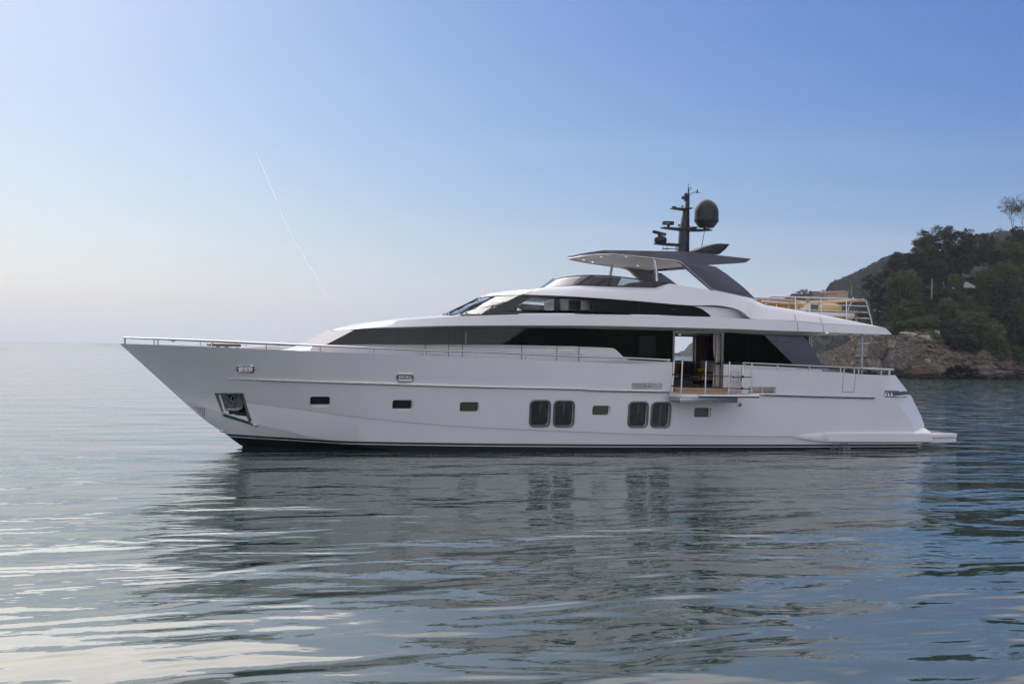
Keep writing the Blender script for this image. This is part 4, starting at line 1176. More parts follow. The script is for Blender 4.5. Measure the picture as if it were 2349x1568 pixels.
# satellite dome on its own foot
c = p6(1633, 460); rD = (p6(1761, 460)[0] - p6(1506, 460)[0]) / 2 * .89
zt = p6(1633, 254)[2]; zmid = c[2]; zl = p6(1633, 488)[2]; zbm = p6(1633, 550)[2]
prof = [(rD * .50, zbm), (rD * .62, zbm + .005), (rD * .985, zl), (rD, zl + .02), (rD * 1.0, zmid), (rD * .985, zmid + .01)]
hh = zt - zmid
for i in range(1, 11):
    u_ = i / 10
    prof.append((rD * .985 * math.cos(max(0, (u_ - .32) / .68) * math.pi / 2 * .995) if u_ > .32 else rD * (.985 - .005 * u_), zmid + hh * (u_ if u_ < .32 else .32 + .68 * math.sin((u_ - .32) / .68 * math.pi / 2))))
dm = MB().lathe((c[0], 0, 0), prof, 36).build('satellite_dome', 'mast_black', mast, smooth=30)
MB().lathe((c[0], 0, p6(1633, 574)[2]), [(.13, 0), (.11, .03), (.16, .10)], 14).build('dome_foot', 'steel_dark', dm)
MB().tube([p6(1583, 752, -.7), p6(1655, 350, -.7)], [.014, .007], 6).build('whip_antenna', 'black_rubber', mast)

# ------------------------------------------------ handrails on the bulwark
B_rail = lambda x: max(float(B_sheer(x)) - .09, .0)
rail_px = [q(1, 207, 353), q(1, 300, 357), q(1, 560, 364), q(1, 1053, 383), q(1, 1562, 406), q(1, 2069, 428), q(2, 450, 685), q(2, 940, 705), q(2, 1415, 720), q(3, 235, 857), q(3, 690, 877), q(3, 1140, 893), q(3, 1600, 914)]
rp = [P(rail_px[0], 0)] + [PB(v, B_rail) for v in rail_px[1:]]
rp[0][0] += .06
posts = [(1, 543, 372), (1, 1053, 384), (1, 1562, 406), (1, 2069, 428), (2, 450, 685), (2, 940, 705), (2, 1415, 720), (2, 1880, 742), (3, 690, 877), (3, 1140, 893), (3, 1580, 913)]
for s in (-1, 1):
    k = np.array([1, -s, 1.0])
    rl = MB().tube(resample(rp, 70) * k, .030, 8).build('bow_rail' if s < 0 else 'bow_rail', 'steel', yacht)
    MB().tube([rp[0] * k * [1, 1, 1] + [.03, 0, 0], np.array((rp[0][0] + .03, 0, float(SHZ(rp[0][0])) - .02))], .028, 8).build('rail_post', 'steel', rl)
    for n, x, y in posts:
        p = PB(q(n, x, y), B_rail) ; zb = float(SHZ(p[0])) - .02
        MB().tube([p * k, np.array((p[0], p[1] * -s, zb))], .024, 8).build('rail_post', 'steel', rl)
ar = [PB(v, B_rail) for v in (q(4, 878, 707), q(4, 1200, 721), q(4, 1500, 734), q(4, 1800, 748), q(4, 2100, 763), q(4, 2290, 772))]
rl = MB().tube(resample(ar, 24), .030, 8).build('aft_rail', 'steel', yacht)
for x, y in ((893, 709), (1197, 721), (1495, 734), (1790, 748), (1824, 750), (1920, 754), (1960, 756), (2175, 767), (2250, 771)):
    p = PB(q(4, x, y), B_rail); MB().tube([p, np.array((p[0], p[1], float(SHZ(p[0])) - .02))], .024 if x != 2250 else .035, 8).build('rail_post', 'steel', rl)

# ------------------------------------------------ folded down balcony in the gate
bx0, bx1 = P(q(4, 207, 975), -3.55)[0] - .12, P(q(4, 957, 1000), -4.5)[0] + .25
balc = empty('balcony', (0, 0, 0)); balc.parent = yacht
bz = DZ - .02
MB().box((bx0, -4.50, bz - .12), (bx1 - .35, -3.56, bz)).build('platform', 'white_paint', balc, bevel=.012)
MB().box((bx0 + .03, -4.44, bz + .001), (bx1 - .42, -3.40, bz + .014)).build('teak_top', 'teak', balc)
MB().box((bx0 - .01, -4.40, bz - .30), (bx1 - .75, -3.58, bz - .121)).build('underside_frame', 'steel_dark', balc, bevel=.01)
MB().tube([(bx0 + .62, -4.53, bz - .06), (bx1, -4.53, bz - .06)], .065, 12).build('edge_tube', 'steel', balc)
ins, outs = [], []
for n, xt, yt, xb, yb, Y in ((4, 228, 680, 207, 972, -3.52), (4, 877, 702, 862, 992, -3.52)):
    t = P(q(n, xt, yt), Y); b = P(q(n, xb, yb), Y); ins.append((t, b)); MB().tube([t, np.array((b[0], Y, DZ))], .026, 8).build('stanchion', 'steel', balc)
for n, xt, yt, xb, yb, Y in ((4, 305, 682, 293, 978, -4.46), (4, 527, 688, 518, 985, -4.46), (4, 748, 695, 738, 992, -4.46), (4, 957, 704, 954, 998, -4.46)):
    t = P(q(n, xt, yt), Y); b = P(q(n, xb, yb), Y); outs.append((t, b)); MB().tube([t, np.array((b[0], Y, DZ - .02))], .026, 8).build('stanchion', 'steel', balc)
for f in (.03, .46, .83):
    at = lambda pr: pr[0] * (1 - f) + pr[1] * f
    pts = [at(ins[0])] + [at(o) for o in outs] + ([at(ins[1])] if f > .1 else [])
    full = []
    for a, b in zip(pts[:-1], pts[1:]):
        for t in np.linspace(0, 1, 6)[:-1]:
            full.append(a * (1 - t) + b * t - np.array((0, 0, .02 * 4 * t * (1 - t))))
    full.append(pts[-1])
    rp_ = MB().tube(full, .014, 6)
    if f > .1:
        rp_.ball(pts[0], (.05, .03, .04), 8, 6).ball(pts[-1], (.06, .04, .045), 8, 6)
        if f < .6: rp_.tube([pts[-1], pts[-1] + [-.06, -.02, -.06], pts[-1] + [-.08, -.02, -.16]], .014, 6)
    rp_.build('safety_rope', 'rope_black', balc)
# posts with crossbars in the freeing ports, white jambs
for n, x, y0, y1, xa, xb, ym in ((3, 1385, 1130, 1190, 1355, 1410, 1160), (4, 1053, 930, 990, 1025, 1080, 958)):
    a = P(q(n, x, y0), -3.42); b = P(q(n, x, y1), -3.42); c = P(q(n, xa, ym), -3.42); d = P(q(n, xb, ym), -3.42)
    MB().tube([a, b], .022, 8).tube([c, d], .016, 6).build('mooring_post', 'steel', yacht)

# ------------------------------------------------ flybridge aft: rails, screen, seats
def Q(n, x, y, Y): return P(q(n, x, y), Y)
YR = -2.62
fr = MB().tube([Q(4, 1085, 162, -2.45), Q(4, 1128, 90, -2.47), Q(4, 1140, 83, -2.48), Q(4, 1365, 90, -2.55), Q(4, 1607, 98, YR), Q(4, 1845, 107, YR), Q(4, 2015, 114, YR), Q(4, 2033, 124, YR), Q(4, 2060, 225, YR), Q(4, 2090, 349, YR)], .027, 8).build('flybridge_rail', 'steel', yacht)
for x, y0, y1 in ((1365, 91, 210), (1607, 98, 254), (1845, 107, 300)):
    MB().tube([Q(4, x, y0, YR), Q(4, x - 1, y1, YR)], .023, 8).build('rail_post', 'steel', fr)
for pts in (((1110, 138), (1365, 149), (1607, 158), (1845, 167), (2035, 176)), ((1365, 206), (1607, 214), (1845, 223), (2052, 234)), ((1848, 281), (2065, 290))):
    MB().tube([Q(4, *p, YR) for p in pts], .015, 6).build('rail_wire', 'steel', fr)
f2 = MB().tube([Q(4, 1045, 134, -1.9), Q(4, 1060, 128, -1.9), Q(4, 1300, 146, -1.9), Q(4, 1302, 205, -1.9)], .025, 8).tube([Q(4, 1187, 138, -1.9), Q(4, 1187, 190, -1.9)], .02, 8).build('inner_rail', 'steel', fr)
# starboard rail and aft glass wind screen with timber capping
scr = empty('glass_wind_screen', (0, 0, 0)); scr.parent = yacht
ca = [Q(9, 1445, 705, -2.3), Q(9, 840, 735, .0), Q(9, 420, 750, 1.75)]
cb = [Q(9, 1570, 1150, -2.3), Q(9, 960, 1080, 0), Q(9, 540, 1060, 1.75)]
gl = MB().grid([ca, [c + np.array((.25, 0, -.75)) for c in ca]]); gl.build('glass_pane', 'glass_rail', scr, smooth=0)
MB().tube([c + np.array((0, 0, 0)) for c in ca], .06, 8).build('timber_capping', 'oak_rail', scr, smooth=40)
for c in ca[1:] + [ca[0] * .5 + ca[1] * .5]:
    MB().tube([c, c + np.array((.23, 0, -.70))], .018, 6).build('clamp_post', 'window_frame_grey', scr)
# tan sofa, white bench with tan base
a = Q(4, 985, 88, -1.4); b = Q(4, 1352, 92, -1.4)
sofa = empty('flybridge_sofa', (0, 0, 0)); sofa.parent = yacht
MB().box((a[0] - .3, -1.5, 4.75), (b[0], -1.25, a[2] - .02)).build('backrest', 'tan_leather', sofa, bevel=.05)
for k in range(3):
    zz = 4.85 + k * .22; MB().box((a[0] - .28, -1.54, zz), (b[0] - .03, -1.49, zz + .19)).build('padding', 'tan_leather', sofa, bevel=.02)
MB().box((a[0] - .3, -1.24, 4.72), (b[0], -.3, 4.98)).build('seat', 'tan_leather', sofa, bevel=.05)
MB().tube([(a[0] - .3, -1.52, a[2] - .09), (b[0], -1.52, a[2] - .09)], .014, 6).build('trim', 'steel', sofa)
a = Q(4, 1462, 226, -1.3); b = Q(4, 1918, 240, -1.3); c = Q(4, 1918, 276, -1.3)
be = empty('sunbed', (0, 0, 0)); be.parent = yacht
MB().box((b[0] - 3.2, -1.35, c[2]), (b[0], 1.35, b[2])).build('mattress', 'white_soft', be, bevel=.05)
MB().box((b[0] - 3.1, -1.28, c[2] - .35), (b[0] - .06, 1.28, c[2] - .005)).build('base', 'tan_leather', be, bevel=.02)
sunbed_z, sunbed_x = b[2], b[0]


def cushion(c, half, name, mt, label, tilt=0.0, lean=0.0, cat='cushion', patt=None, group=None):
    """pillow with pinched corners; half = half width, half thickness, half height"""
    m = MB(); nn = 14; A, Bk = [], []
    for i in range(nn + 1):
        ra_, rb_ = [], []
        for j in range(nn + 1):
            u_, v_ = 2 * i / nn - 1, 2 * j / nn - 1
            t = ((1 - u_ ** 4) * (1 - v_ ** 4)) ** .5
            pin = 1 - .06 * (1 - abs(u_)) * 0 - .07 * (1 - v_ * v_) * (abs(u_) > .01) * abs(u_) ** 3
            px = half[0] * u_ * (1 - .07 * (1 - v_ * v_) * abs(u_)); pz = half[2] * v_ * (1 - .07 * (1 - u_ * u_) * abs(v_))
            ra_.append((px, -half[1] * t, pz)); rb_.append((px, half[1] * t, pz))
        A.append(ra_); Bk.append(rb_)
    m.grid(A).grid(Bk, flip=True)
    o = m.build(name, mt, smooth=60, merge=.002)
    o.location = c; o.rotation_euler = (lean, tilt, R(0))
    return tag(o, label, cat, group)


c = Q(9, 250, 790, -1.55)
cushion(c + np.array((0, .05, -.12)), (.30, .10, .31), 'throw_cushion', 'cushion_yellow', 'plain yellow woven cushion leaning on the tan sofa end behind the flybridge rail', R(4), R(-12))
mflor = mat('floral_fabric', (.7, .66, .55), .9)
no, r_ = noise_tint(mflor, 5.0, (0.55, 0.33, 0.03), (0.72, 0.68, 0.58), detail=1.5, lo=.44, hi=.47)
c = Q(9, 335, 825, -1.75)
cushion(c + np.array((0, 0, -.06)), (.24, .09, .24), 'throw_cushion', 'floral_fabric', 'white cushion with a mustard flower print, in front of the plain yellow one', R(8), R(-14))
c = Q(9, 800, 880, -.9)
rows = []
for i in range(17):
    u_ = -1 + 2 * i / 16; rad = max(.02, (1 - abs(u_) ** 2.2)) ** .62
    rows.append([(.52 * u_, .34 * rad * math.cos(a_), .20 * rad * math.sin(a_)) for a_ in np.linspace(0, 2 * math.pi, 19)[:-1]])
bo = MB().grid(rows, closed=True).build('bolster_cushion', 'cushion_yellow', smooth=70); bo.location = (c[0], -.9, sunbed_z + .19); bo.rotation_euler = (0, R(1.5), 0)
tag(bo, 'long plump yellow cushion lying flat on the white sunbed at the stern', 'cushion')
# ensign on its staff
fs = MB().tube([Q(9, 1120, 940, -.6), Q(9, 1242, 655, -.6)], .035, 10).build('flag_staff', 'steel', yacht)
fl = empty('ensign_flag', (0, 0, 0)); tag(fl, 'green, white and red ensign hanging limp from the staff behind the sunbed', 'flag')
t0 = Q(9, 1225, 760, -.55)
for k, mt in enumerate(('flag_green', 'flag_white', 'flag_red')):
    rows = []
    for i in range(10):
        zz = t0[2] - .02 - i * .075 - k * .14
        row = []
        for j in range(7):
            f = j / 6 + k
            row.append((t0[0] + .015 + f * .075 + .02 * math.sin(j * 1.4 + k * 2) + .010 * i - .04 * k, -.55 + .05 * math.sin(j * 2.1 + i * .3 + k) , zz - .06 * j / 6))
        rows.append(row)
    m = MB().grid(rows); st = m.build('stripe', mt, fl, smooth=60)
    sd = st.modifiers.new('s', 'SOLIDIFY'); sd.thickness = .004
m = MB(); cw = np.array((t0[0] + .14, -.615, t0[2] - .52))
em = empty('emblem', (0, 0, 0)); em.parent = fl
MB().box(tuple(cw + [-.05, -.006, 0]), tuple(cw + [-.002, 0, .06])).build('quarter', 'flag_red', em)
MB().box(tuple(cw + [.002, -.006, 0]), tuple(cw + [.05, 0, .06])).build('quarter', 'flag_blue', em)
MB().box(tuple(cw + [-.05, -.006, -.065]), tuple(cw + [-.002, 0, -.004])).build('quarter', 'flag_blue', em)
MB().box(tuple(cw + [.002, -.006, -.065]), tuple(cw + [.05, 0, -.004])).build('quarter', 'flag_white', em)
MB().box(tuple(cw + [-.04, -.006, .064]), tuple(cw + [.04, 0, .09])).build('crown', 'flag_gold', em)

# ------------------------------------------------ fore deck: table and sun pad
ftb = empty('foredeck_table', (0, 0, 0)); tag(ftb, 'small slatted teak table standing on the bow just behind the rail', 'table')
a = Q(1, 1030, 417, -.5); b = Q(1, 1321, 436, -.5)
MB().box((a[0], -.6, b[2]), (b[0], .5, b[2] + .075)).build('tabletop', 'teak', ftb, bevel=.01)
for x in (.32, .6):
    xx = a[0] + (b[0] - a[0]) * x
    MB().lathe((xx, -.05, 2.42), [(.16, 0), (.16, .03), (.05, .06), (.05, b[2] - 2.46), (.12, b[2] - 2.43)], 12).build('leg', 'steel_dark', ftb)
a = Q(1, 1250, 452, -.8); b = Q(1, 1680, 432, -.8)
sp = empty('sun_pad', (0, 0, 0)); sp.parent = yacht
MB().prism([(a[0], -1.1, 2.4), (b[0], -1.1, 2.4), (b[0], -1.1, b[2]), (b[0] - .25, -1.1, b[2] + .01), (a[0] + .3, -1.1, b[2] - .06), (a[0], -1.1, b[2] - .14)], (0, 2.2, 0)).build('mattress', 'white_soft', sp, bevel=.04)
MB().box((b[0] - .5, -1.14, 2.4), (b[0] + .02, 1.14, b[2] - .12)).build('base', 'white_paint', sp, bevel=.03)

# ------------------------------------------------ saloon furniture behind the open door
ft_ = DZ + .14
cur = []
for k in range(2):
    x0 = P(q(10, 1345, 700), -2.35)[0]; x1 = P(q(10, 1478, 700), -2.35)[0]
rows = []
for i, (z, f) in enumerate(((GT(19.5) - .02, 1.0), (4.0, 1.0), (3.6, .97), (3.35, .86), (3.15, .74), (2.95, .80), (2.6, .92), (2.3, .97), (ft_ + .02, .98))):
    rows.append([(x1 + .02 - (x1 - x0) * f * (1 - j / 40), -2.35 + .045 * math.sin(j * .95) * (1 - .3 * (f < .8)), z) for j in range(41)])
cu_ = MB().grid(rows).build('curtain', 'curtain_cream', smooth=80)
sd = cu_.modifiers.new('s', 'SOLIDIFY'); sd.thickness = .01
tag(cu_, 'cream curtain gathered and tied at the right side of the open saloon door', 'curtain')
zt_ = 3.15
tb = MB().tube([(x0 + .12, -2.42, zt_ - .12), (x0 + .3, -2.43, zt_ - .02), (x1 + .03, -2.42, zt_ + .08)], .035, 6).build('tieback', 'rope_black', cu_)
sofa2 = empty('saloon_sofa', (0, 0, 0)); tag(sofa2, 'cream armchair with a dark back by the window inside the open door', 'armchair')
a = Q(10, 640, 860, .9); b = Q(10, 1000, 1150, .9)
MB().box((a[0] - .6, .6, ft_), (b[0] - .2, 1.5, ft_ + .42)).build('seat', 'interior_cream', sofa2, bevel=.06)
MB().box((a[0] - .6, 1.3, ft_ + .43), (b[0] - .2, 1.6, ft_ + .95)).build('backrest', 'interior_cream', sofa2, bevel=.08)
MB().box((a[0] + .0, .4, ft_ + .2), (a[0] + .62, .55, ft_ + .82)).build('side_back', 'black_rubber', sofa2, bevel=.04)
c = Q(10, 700, 868, 1.2)
cushion(c + np.array((0, -.05, .0)), (.26, .09, .16), 'throw_cushion', 'bright_yellow', 'yellow cushion on the cream armchair, seen through the open saloon door')
ac = empty('low_chair', (0, 0, 0)); tag(ac, 'low black framed chair with cream seat beside the curtain', 'chair')
a = Q(10, 1010, 1100, 0); b = Q(10, 1260, 1170, 0)
MB().box((a[0], -.4, ft_ + .22), (b[0] + .15, .4, ft_ + .34)).build('seat', 'interior_cream', ac, bevel=.03)
MB().box((b[0] - .15, -.4, ft_ + .35), (b[0] + .35, .4, ft_ + .95)).build('backrest', 'interior_cream', ac, bevel=.05)
for x in (a[0] + .02, b[0] + .1):
    for y in (-.4, .4):
        MB().box((x, y - .02, ft_ + .001), (x + .03, y + .02, ft_ + .5)).build('leg', 'black_gloss', ac)
MB().box((a[0] - .35, -.44, ft_ + .50), (b[0] + .1, -.40, ft_ + .54)).build('armrest', 'black_gloss', ac)
c = Q(10, 1165, 1065, -.15)
cushion(np.array((c[0], -.2, ft_ + .52)), (.24, .09, .20), 'throw_cushion', 'bright_yellow', 'yellow cushion on the low black framed chair by the curtain', R(-18))
ct = empty('coffee_table', (0, 0, 0)); tag(ct, 'low black table just inside the open saloon door', 'table')
a = Q(10, 650, 1130, -1.2); b = Q(10, 1000, 1190, -1.2)
MB().box((a[0] - .4, -1.5, ft_ + .28), (b[0], -.8, ft_ + .33)).build('tabletop', 'black_gloss', ct)
MB().box((a[0] - .2, -1.4, ft_ + .001), (b[0] - .2, -.9, ft_ + .279)).build('base', 'interior_dark', ct)


# ================================================================== WATER
def water_material():
    m = bpy.data.materials.new('sea_water'); m.use_nodes = True; M['sea_water'] = m; t = m.node_tree; t.nodes.clear(); L = t.links
    o_ = N(t, 'ShaderNodeOutputMaterial'); mixs = N(t, 'ShaderNodeMixShader'); body = N(t, 'ShaderNodeBsdfDiffuse'); gls = N(t, 'ShaderNodeBsdfGlossy'); frn = N(t, 'ShaderNodeFresnel')
    body.inputs[0].default_value = (.010, .046, .038, 1); gls.inputs['Roughness'].default_value = .03; frn.inputs['IOR'].default_value = 1.6
    tr_ = N(t, 'ShaderNodeMapRange', interpolation_type='SMOOTHSTEP'); tr_.inputs['From Min'].default_value = .46; tr_.inputs['From Max'].default_value = .74; L.new(frn.outputs[0], tr_.inputs['Value'])
    tin = N(t, 'ShaderNodeMix', data_type='RGBA'); L.new(tr_.outputs[0], tin.inputs[0]); tin.inputs[6].default_value = (1.0, .97, .92, 1); tin.inputs[7].default_value = (.96, .96, .96, 1)
    L.new(tin.outputs[2], gls.inputs['Color']); L.new(frn.outputs[0], mixs.inputs[0]); L.new(body.outputs[0], mixs.inputs[1]); gl2 = N(t, 'ShaderNodeBsdfGlossy'); gl2.inputs['Roughness'].default_value = .32; L.new(tin.outputs[2], gl2.inputs['Color'])      # the finest ripples, too small to see one by one
    gmx = N(t, 'ShaderNodeMixShader'); gfm = N(t, 'ShaderNodeMapRange', interpolation_type='SMOOTHSTEP'); gfm.inputs['From Min'].default_value = .22; gfm.inputs['From Max'].default_value = .50; gfm.inputs['To Min'].default_value = .40; gfm.inputs['To Max'].default_value = 0; L.new(frn.outputs[0], gfm.inputs['Value']); L.new(gfm.outputs[0], gmx.inputs[0]); L.new(gls.outputs[0], gmx.inputs[1]); L.new(gl2.outputs[0], gmx.inputs[2]); L.new(gmx.outputs[0], mixs.inputs[2]); L.new(mixs.outputs[0], o_.inputs[0])
    g = N(t, 'ShaderNodeNewGeometry')

    def layer(scale, stretch, rot, detail, rough=.5, dist=0.0):
        mp = N(t, 'ShaderNodeMapping'); mp.inputs['Rotation'].default_value = (0, 0, rot); mp.inputs['Scale'].default_value = (scale * stretch[0], scale * stretch[1], scale)
        L.new(g.outputs['Position'], mp.inputs[0])
        no = N(t, 'ShaderNodeTexNoise'); no.inputs['Scale'].default_value = 1.0; no.inputs['Detail'].default_value = detail; no.inputs['Roughness'].default_value = rough; no.inputs['Distortion'].default_value = dist
        L.new(mp.outputs[0], no.inputs['Vector']); return no.outputs['Fac']
    r0 = -PSI
    swell = layer(.22, (.55, 1.0), r0 + .25, 1.0)
    mid = layer(.75, (.45, 1.0), r0 - .15, 2.0, .5, .4)
    fine_ = layer(3.2, (.55, 1.0), r0 + .1, 2.0, .5, .3)
    tiny = layer(7.5, (.6, 1.0), r0 - .2, 2.0, .55, .2)
    # wind patches: more ripple to the right, calmer to the left
    patch = layer(.035, (.6, 1.0), r0, 2.0)
    sp = N(t, 'ShaderNodeSeparateXYZ'); L.new(g.outputs['Position'], sp.inputs[0])
    gx = N(t, 'ShaderNodeMapRange'); gx.inputs['From Min'].default_value = 14; gx.inputs['From Max'].default_value = 46; gx.inputs['To Min'].default_value = .0; gx.inputs['To Max'].default_value = .7
    L.new(sp.outputs['X'], gx.inputs['Value'])
    pm = math_n(t, 'ADD', patch, gx.outputs[0])
    pr = N(t, 'ShaderNodeMapRange'); pr.inputs['From Min'].default_value = .38; pr.inputs['From Max'].default_value = .95; pr.inputs['To Min'].default_value = .22; pr.inputs['To Max'].default_value = 1.0
    L.new(pm, pr.inputs['Value'])
    # calmer in the lee of the hull, livelier in the open water towards the viewer's side
    gy = N(t, 'ShaderNodeMapRange', interpolation_type='SMOOTHSTEP'); gy.inputs['From Min'].default_value = -30; gy.inputs['From Max'].default_value = -8; gy.inputs['To Min'].default_value = 1.35; gy.inputs['To Max'].default_value = .5
    L.new(sp.outputs['Y'], gy.inputs['Value'])
    amp = math_n(t, 'ADD', gy.outputs[0], math_n(t, 'MULTIPLY', gx.outputs[0], 1.3)); mid = math_n(t, 'MULTIPLY', mid, amp); swell = math_n(t, 'MULTIPLY', swell, gy.outputs[0])
    h = math_n(t, 'ADD', math_n(t, 'MULTIPLY', swell, .30), math_n(t, 'MULTIPLY', mid, math_n(t, 'ADD', .11, math_n(t, 'MULTIPLY', gx.outputs[0], .22))))
    hf = math_n(t, 'MULTIPLY', math_n(t, 'ADD', math_n(t, 'MULTIPLY', fine_, .026), math_n(t, 'MULTIPLY', tiny, .006)), pr.outputs[0])
    h = math_n(t, 'ADD', h, hf)
    bp_ = N(t, 'ShaderNodeBump'); bp_.inputs['Strength'].default_value = 1.0; bp_.inputs['Distance'].default_value = 1.0
    L.new(h, bp_.inputs['Height'])
    for nd_ in (body, gls, gl2, frn):
        L.new(bp_.outputs[0], nd_.inputs['Normal'])


water_material()
m = MB(); m.add([(-3200, -1500, 0), (3200, -1500, 0), (3200, 3200, 0), (-3200, 3200, 0)], [(0, 1, 2, 3)])
sea = m.build('sea', 'sea_water', smooth=0); tag(sea, kind='structure')


# ================================================================== LAND
def noise_rock():
    m = mat('rock', (.2, .17, .13), .9, spec=.2)
    t, ns, L, b = nodes(m)
    tc = N(t, 'ShaderNodeTexCoord'); g = N(t, 'ShaderNodeNewGeometry')
    mp = N(t, 'ShaderNodeMapping'); mp.inputs['Scale'].default_value = (.32, .32, 1.25); mp.inputs['Rotation'].default_value = (.2, .3, 0); L.new(tc.outputs['Object'], mp.inputs[0])
    a = N(t, 'ShaderNodeTexNoise'); a.inputs['Scale'].default_value = .8; a.inputs['Detail'].default_value = 8; a.inputs['Roughness'].default_value = .7; L.new(mp.outputs[0], a.inputs['Vector'])
    r = ramp(t, [(.34, (.020, .018, .015)), (.43, (.105, .088, .062)), (.52, (.205, .180, .135)), (.62, (.30, .262, .21)), (.70, (.50, .46, .39))]); L.new(a.outputs['Fac'], r.inputs[0])
    o = N(t, 'ShaderNodeTexNoise'); o.inputs['Scale'].default_value = .12; o.inputs['Detail'].default_value = 3; L.new(tc.outputs['Object'], o.inputs['Vector'])
    ro = ramp(t, [(.52, (0, 0, 0)), (.66, (1, 1, 1))]); L.new(o.outputs['Fac'], ro.inputs[0])
    mx = N(t, 'ShaderNodeMix', data_type='RGBA'); L.new(math_n(t, 'MULTIPLY', ro.outputs[0], .38), mx.inputs[0]); L.new(r.outputs[0], mx.inputs[6]); mx.inputs[7].default_value = (.175, .112, .05, 1)
    vo = N(t, 'ShaderNodeTexVoronoi', feature='DISTANCE_TO_EDGE'); vo.inputs['Scale'].default_value = 1.5; vo.inputs['Randomness'].default_value = 1.0
    wv = N(t, 'ShaderNodeVectorMath', operation='MULTIPLY_ADD'); wv.inputs[1].default_value = (.9, .9, .9); L.new(a.outputs['Color'], wv.inputs[0]); L.new(mp.outputs[0], wv.inputs[2]); L.new(wv.outputs[0], vo.inputs['Vector'])
    rc = ramp(t, [(.0, (.30, .28, .26)), (.05, (.92, .92, .92)), (.2, (1, 1, 1))]); L.new(vo.outputs['Distance'], rc.inputs[0])
    mc_ = N(t, 'ShaderNodeMix', data_type='RGBA', blend_type='MULTIPLY'); mc_.inputs[0].default_value = 1; L.new(mx.outputs[2], mc_.inputs[6]); L.new(rc.outputs[0], mc_.inputs[7]); mx = mc_
    # vegetation litter on the gentler ground
    sp = N(t, 'ShaderNodeSeparateXYZ'); L.new(tc.outputs['Object'], sp.inputs[0])
    at = N(t, 'ShaderNodeAttribute', attribute_name='soil')
    n2 = N(t, 'ShaderNodeTexNoise'); n2.inputs['Scale'].default_value = .5; n2.inputs['Detail'].default_value = 5; L.new(tc.outputs['Object'], n2.inputs['Vector'])
    r2 = ramp(t, [(.35, (.030, .036, .018)), (.5, (.05, .05, .025)), (.65, (.075, .058, .034))]); L.new(n2.outputs['Fac'], r2.inputs[0])
    mx2 = N(t, 'ShaderNodeMix', data_type='RGBA'); L.new(at.outputs['Fac'], mx2.inputs[0]); L.new(mx.outputs[2], mx2.inputs[6]); L.new(r2.outputs[0], mx2.inputs[7])
    wet = N(t, 'ShaderNodeMapRange'); wet.inputs['From Min'].default_value = .5; wet.inputs['From Max'].default_value = 1.1; wet.inputs['To Min'].default_value = .28; wet.inputs['To Max'].default_value = 1
    L.new(sp.outputs['Z'], wet.inputs['Value'])
    mx3 = N(t, 'ShaderNodeMix', data_type='RGBA', blend_type='MULTIPLY'); mx3.inputs[0].default_value = 1; L.new(mx2.outputs[2], mx3.inputs[6]); L.new(wet.outputs[0], mx3.inputs[7]); L.new(mx3.outputs[2], b.inputs['Base Color'])
    bp_ = N(t, 'ShaderNodeBump'); bp_.inputs['Strength'].default_value = 1.0; bp_.inputs['Distance'].default_value = 1.4
    L.new(a.outputs['Fac'], bp_.inputs['Height']); L.new(bp_.outputs[0], b.inputs['Normal'])


noise_rock()
HZV = lambda x: 779.5 + .01946 * x                            # horizon height in the picture at column x


def world_at(xv, depth, z=0.0):
    u = (xv - 1174.5) / FPX
    p = CAM + (FV + RV * u) * depth
    return np.array((p[0], p[1], z))


def zpix(xv, yv, depth):
    return CAM[2] + (HZV(xv) - yv) / FPX * depth


def fbm(x, y, z=0.0, o=4):
    return mnoise.fractal(Vector((x, y, z)), 1.0, 2.0, o)


shore = pchip([(1850, 520), (1880, 430), (1900, 345), (1930, 300), (1975, 258), (2030, 220), (2060, 208), (2110, 204), (2170, 206), (2230, 209), (2300, 212), (2360, 218), (2450, 225), (2600, 240), (2800, 260)])
rock_y = pchip([(1850, 818), (1880, 812), (1901, 804), (1932, 793), (1953, 780), (1980, 768), (2029, 762), (2060, 776), (2091, 772), (2126, 770), (2150, 782), (2168, 802), (2210, 805), (2256, 806), (2297, 826), (2320, 832), (2349, 842), (2450, 845), (2800, 845)])
ridge_y = pchip([(1850, 818), (1885, 811), (1930, 793), (1950, 780), (1962, 755), (1978, 715), (2010, 690), (2040, 672), (2075, 650), (2106, 630), (2160, 612), (2231, 606), (2276, 600), (2349, 572), (2450, 545), (2800, 520)])


def ground(xv, dd):
    """terrain height at column xv, dd metres behind the shoreline"""
    ds = float(shore(xv))
    zr = max(.3, float(zpix(xv, float(rock_y(xv)), ds + 8)))
    zt = max(zr + .3, float(zpix(xv, float(ridge_y(xv)), ds + 55)))
    cl = 7.0 + 8.0 * max(0, (2000 - xv) / 150)
    if dd < 0: return -1.5 + dd * .05
    if dd < cl:
        s = dd / cl; z = -.6 + (zr + .6) * (s ** .55)
    elif dd < 60:
        s = (dd - cl) / (60 - cl); z = zr + (zt - zr) * (s ** .9)
    else:
        bk_ = min(1, max(0, (xv - 1950) / 60)); z = bk_ * (zt + (dd - 60) * .12 * math.exp(-(dd - 60) / 120)) + (1 - bk_) * (zt * math.exp(-(dd - 60) / 25) - 1)
    return z


